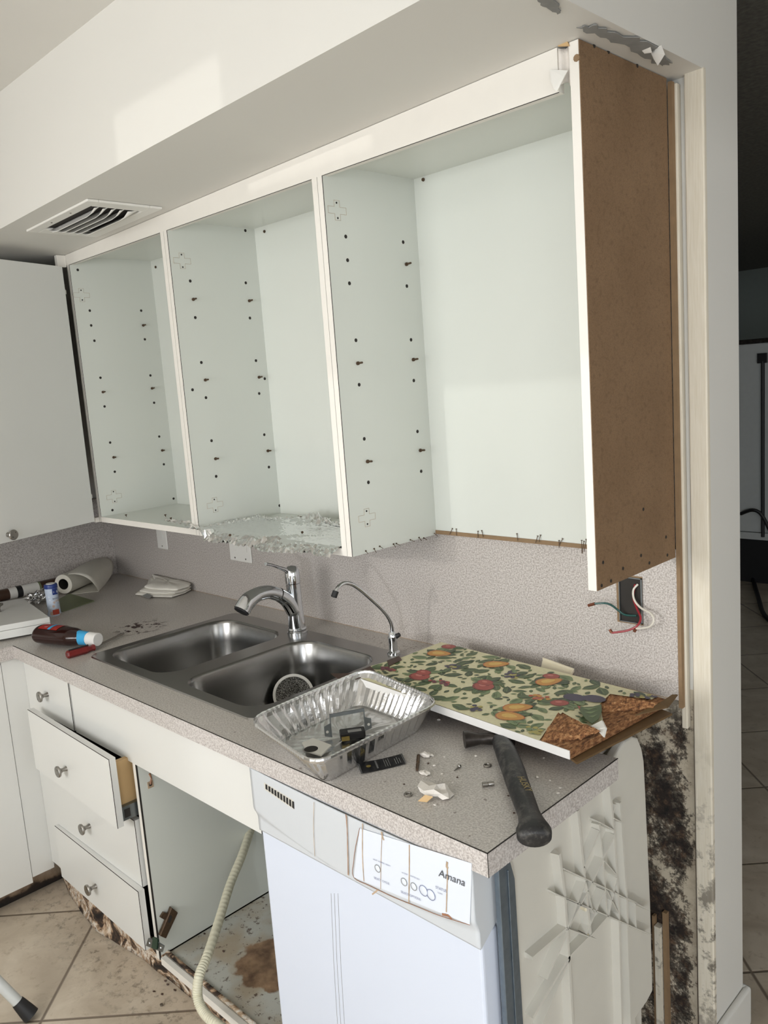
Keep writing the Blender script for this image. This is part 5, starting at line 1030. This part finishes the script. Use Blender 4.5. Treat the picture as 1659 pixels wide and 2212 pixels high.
# ================================================================ STOOL LEG (bottom left)
root = empty('step_stool', (1.19, -.97, 0)); tag(root, 'pale tubular stool leg with black rubber foot at bottom left', 'stool')
a = Vector((1.188, -.968, .012)); e_ = PZ(0, 2112, .05); dirn = None
p_up = CAM+ray(0, 2100)*1.60; foot = PZ(62, 2188, .018)
upv = on(-140, 1985, 2, .30)
MB().tube([foot.lerp(upv, .08), upv], [.0140, .0140], 20).build('leg', 'leg', root, smooth=True)
MB().tube([foot-(upv-foot).normalized()*.01, foot.lerp(upv, .02), foot.lerp(upv, .12)], [.0215, .0200, .0158], 20, smooth_path=3).build('rubber_foot', 'black', root, smooth=True)
# small metal nut on floor
p = PZ(349, 2172, .001); tag(MB().lathe(p, (0, 0, 1), [(.0045, 0), (.0045, .004), (.002, .0042), (.0018, .002)], 6).build('nut', 'nickel'), 'tiny bright nut lying on the floor tile', 'nut')
for i, (px, py) in enumerate([(333,2143),(350,2148),(357,2120),(362,2128),(378,2140)]+[(442,2018),(483,2056)]) if True else enumerate([(357,2120),(378,2140),(362,2128),(350,2148),(333,2143),(442,2018),(483,2056)]):
    zz = 0 if i < 5 else .112; p = PZ(px, py, zz); mb = MB(); mb.ico((p.x, p.y, zz+.002), .0035, 1, .4, (1.3, .8, .6), i); tag(mb.build('crumb', 'logwood'), 'dark crumb on the floor tile before the toe kick, '+NUM[i]+' of five from the left' if i < 5 else ('left dark crumb on the stained cabinet floor' if i == 5 else 'right dark crumb on the stained cabinet floor'), 'crumb', 'crumbs on the floor' if i < 5 else 'crumbs in the sink cabinet')
# ================================================================ NEXT ROOM (seen through the opening at right)
root = empty('steel_freezer', (1.75, 5.6, 0)); tag(root, 'worn steel freezer panel standing in the dark room beyond', 'freezer')
YFz = 4.2; a = PY(1605, 744, YFz); b = PY(1605, 1148, YFz); x_r = PY(1720, 744, YFz).x
mb = MB(); mb.box((a.x-.6, YFz, b.z), (x_r+.3, YFz+.6, a.z)); mb.build('cabinet', 'leg', root, bevel=.01)
MB().box((a.x-.6, YFz-.02, a.z), (x_r+.3, YFz+.62, a.z+.03)).build('lid', 'iron', root)
MB().tube([PY(1648, 780, YFz-.02), PY(1648, 1160, YFz-.02)], .012, 8).build('cable', 'black', root); MB().box(PY(1636, 785, YFz-.03), PY(1658, 762, YFz-.005)).build('latch', 'black', root)
MB().box((a.x-.6, YFz-.01, b.z-.05), (x_r+.3, YFz+.5, b.z-.002)).build('base_strip', 'leg', root); MB().box((a.x-.6, YFz+.05, 0.0), (x_r+.3, YFz+.5, b.z-.05)).build('plinth', 'black', root)
mb = MB(); mb.tube([PY(1600,1110,YFz-.03), PY(1625,1102,YFz-.06), PY(1645,1112,YFz-.05), PY(1665,1150,YFz-.04)], .012, 8, smooth_path=5); tag(mb.build('dark_cord', 'black', smooth=True), 'loose black cord looping in front of the freezer in the dark room', 'cord')
mb = MB(); mb.tube([PZ(1625,1245,.02), PZ(1638,1290,.02), PZ(1652,1330,.02), PZ(1690,1360,.02)], .014, 8, smooth_path=5); tag(mb.build('floor_cable', 'black', smooth=True), 'dark cable lying on the tiles of the dark room', 'cable')
mb = MB(); yb_ = 5.9; mb.box((-.1, yb_, PY(1630, 535, yb_).z), (5.9, yb_+.1, PY(1630, 505, yb_).z)); struct(mb.build('trim_5', 'black'))
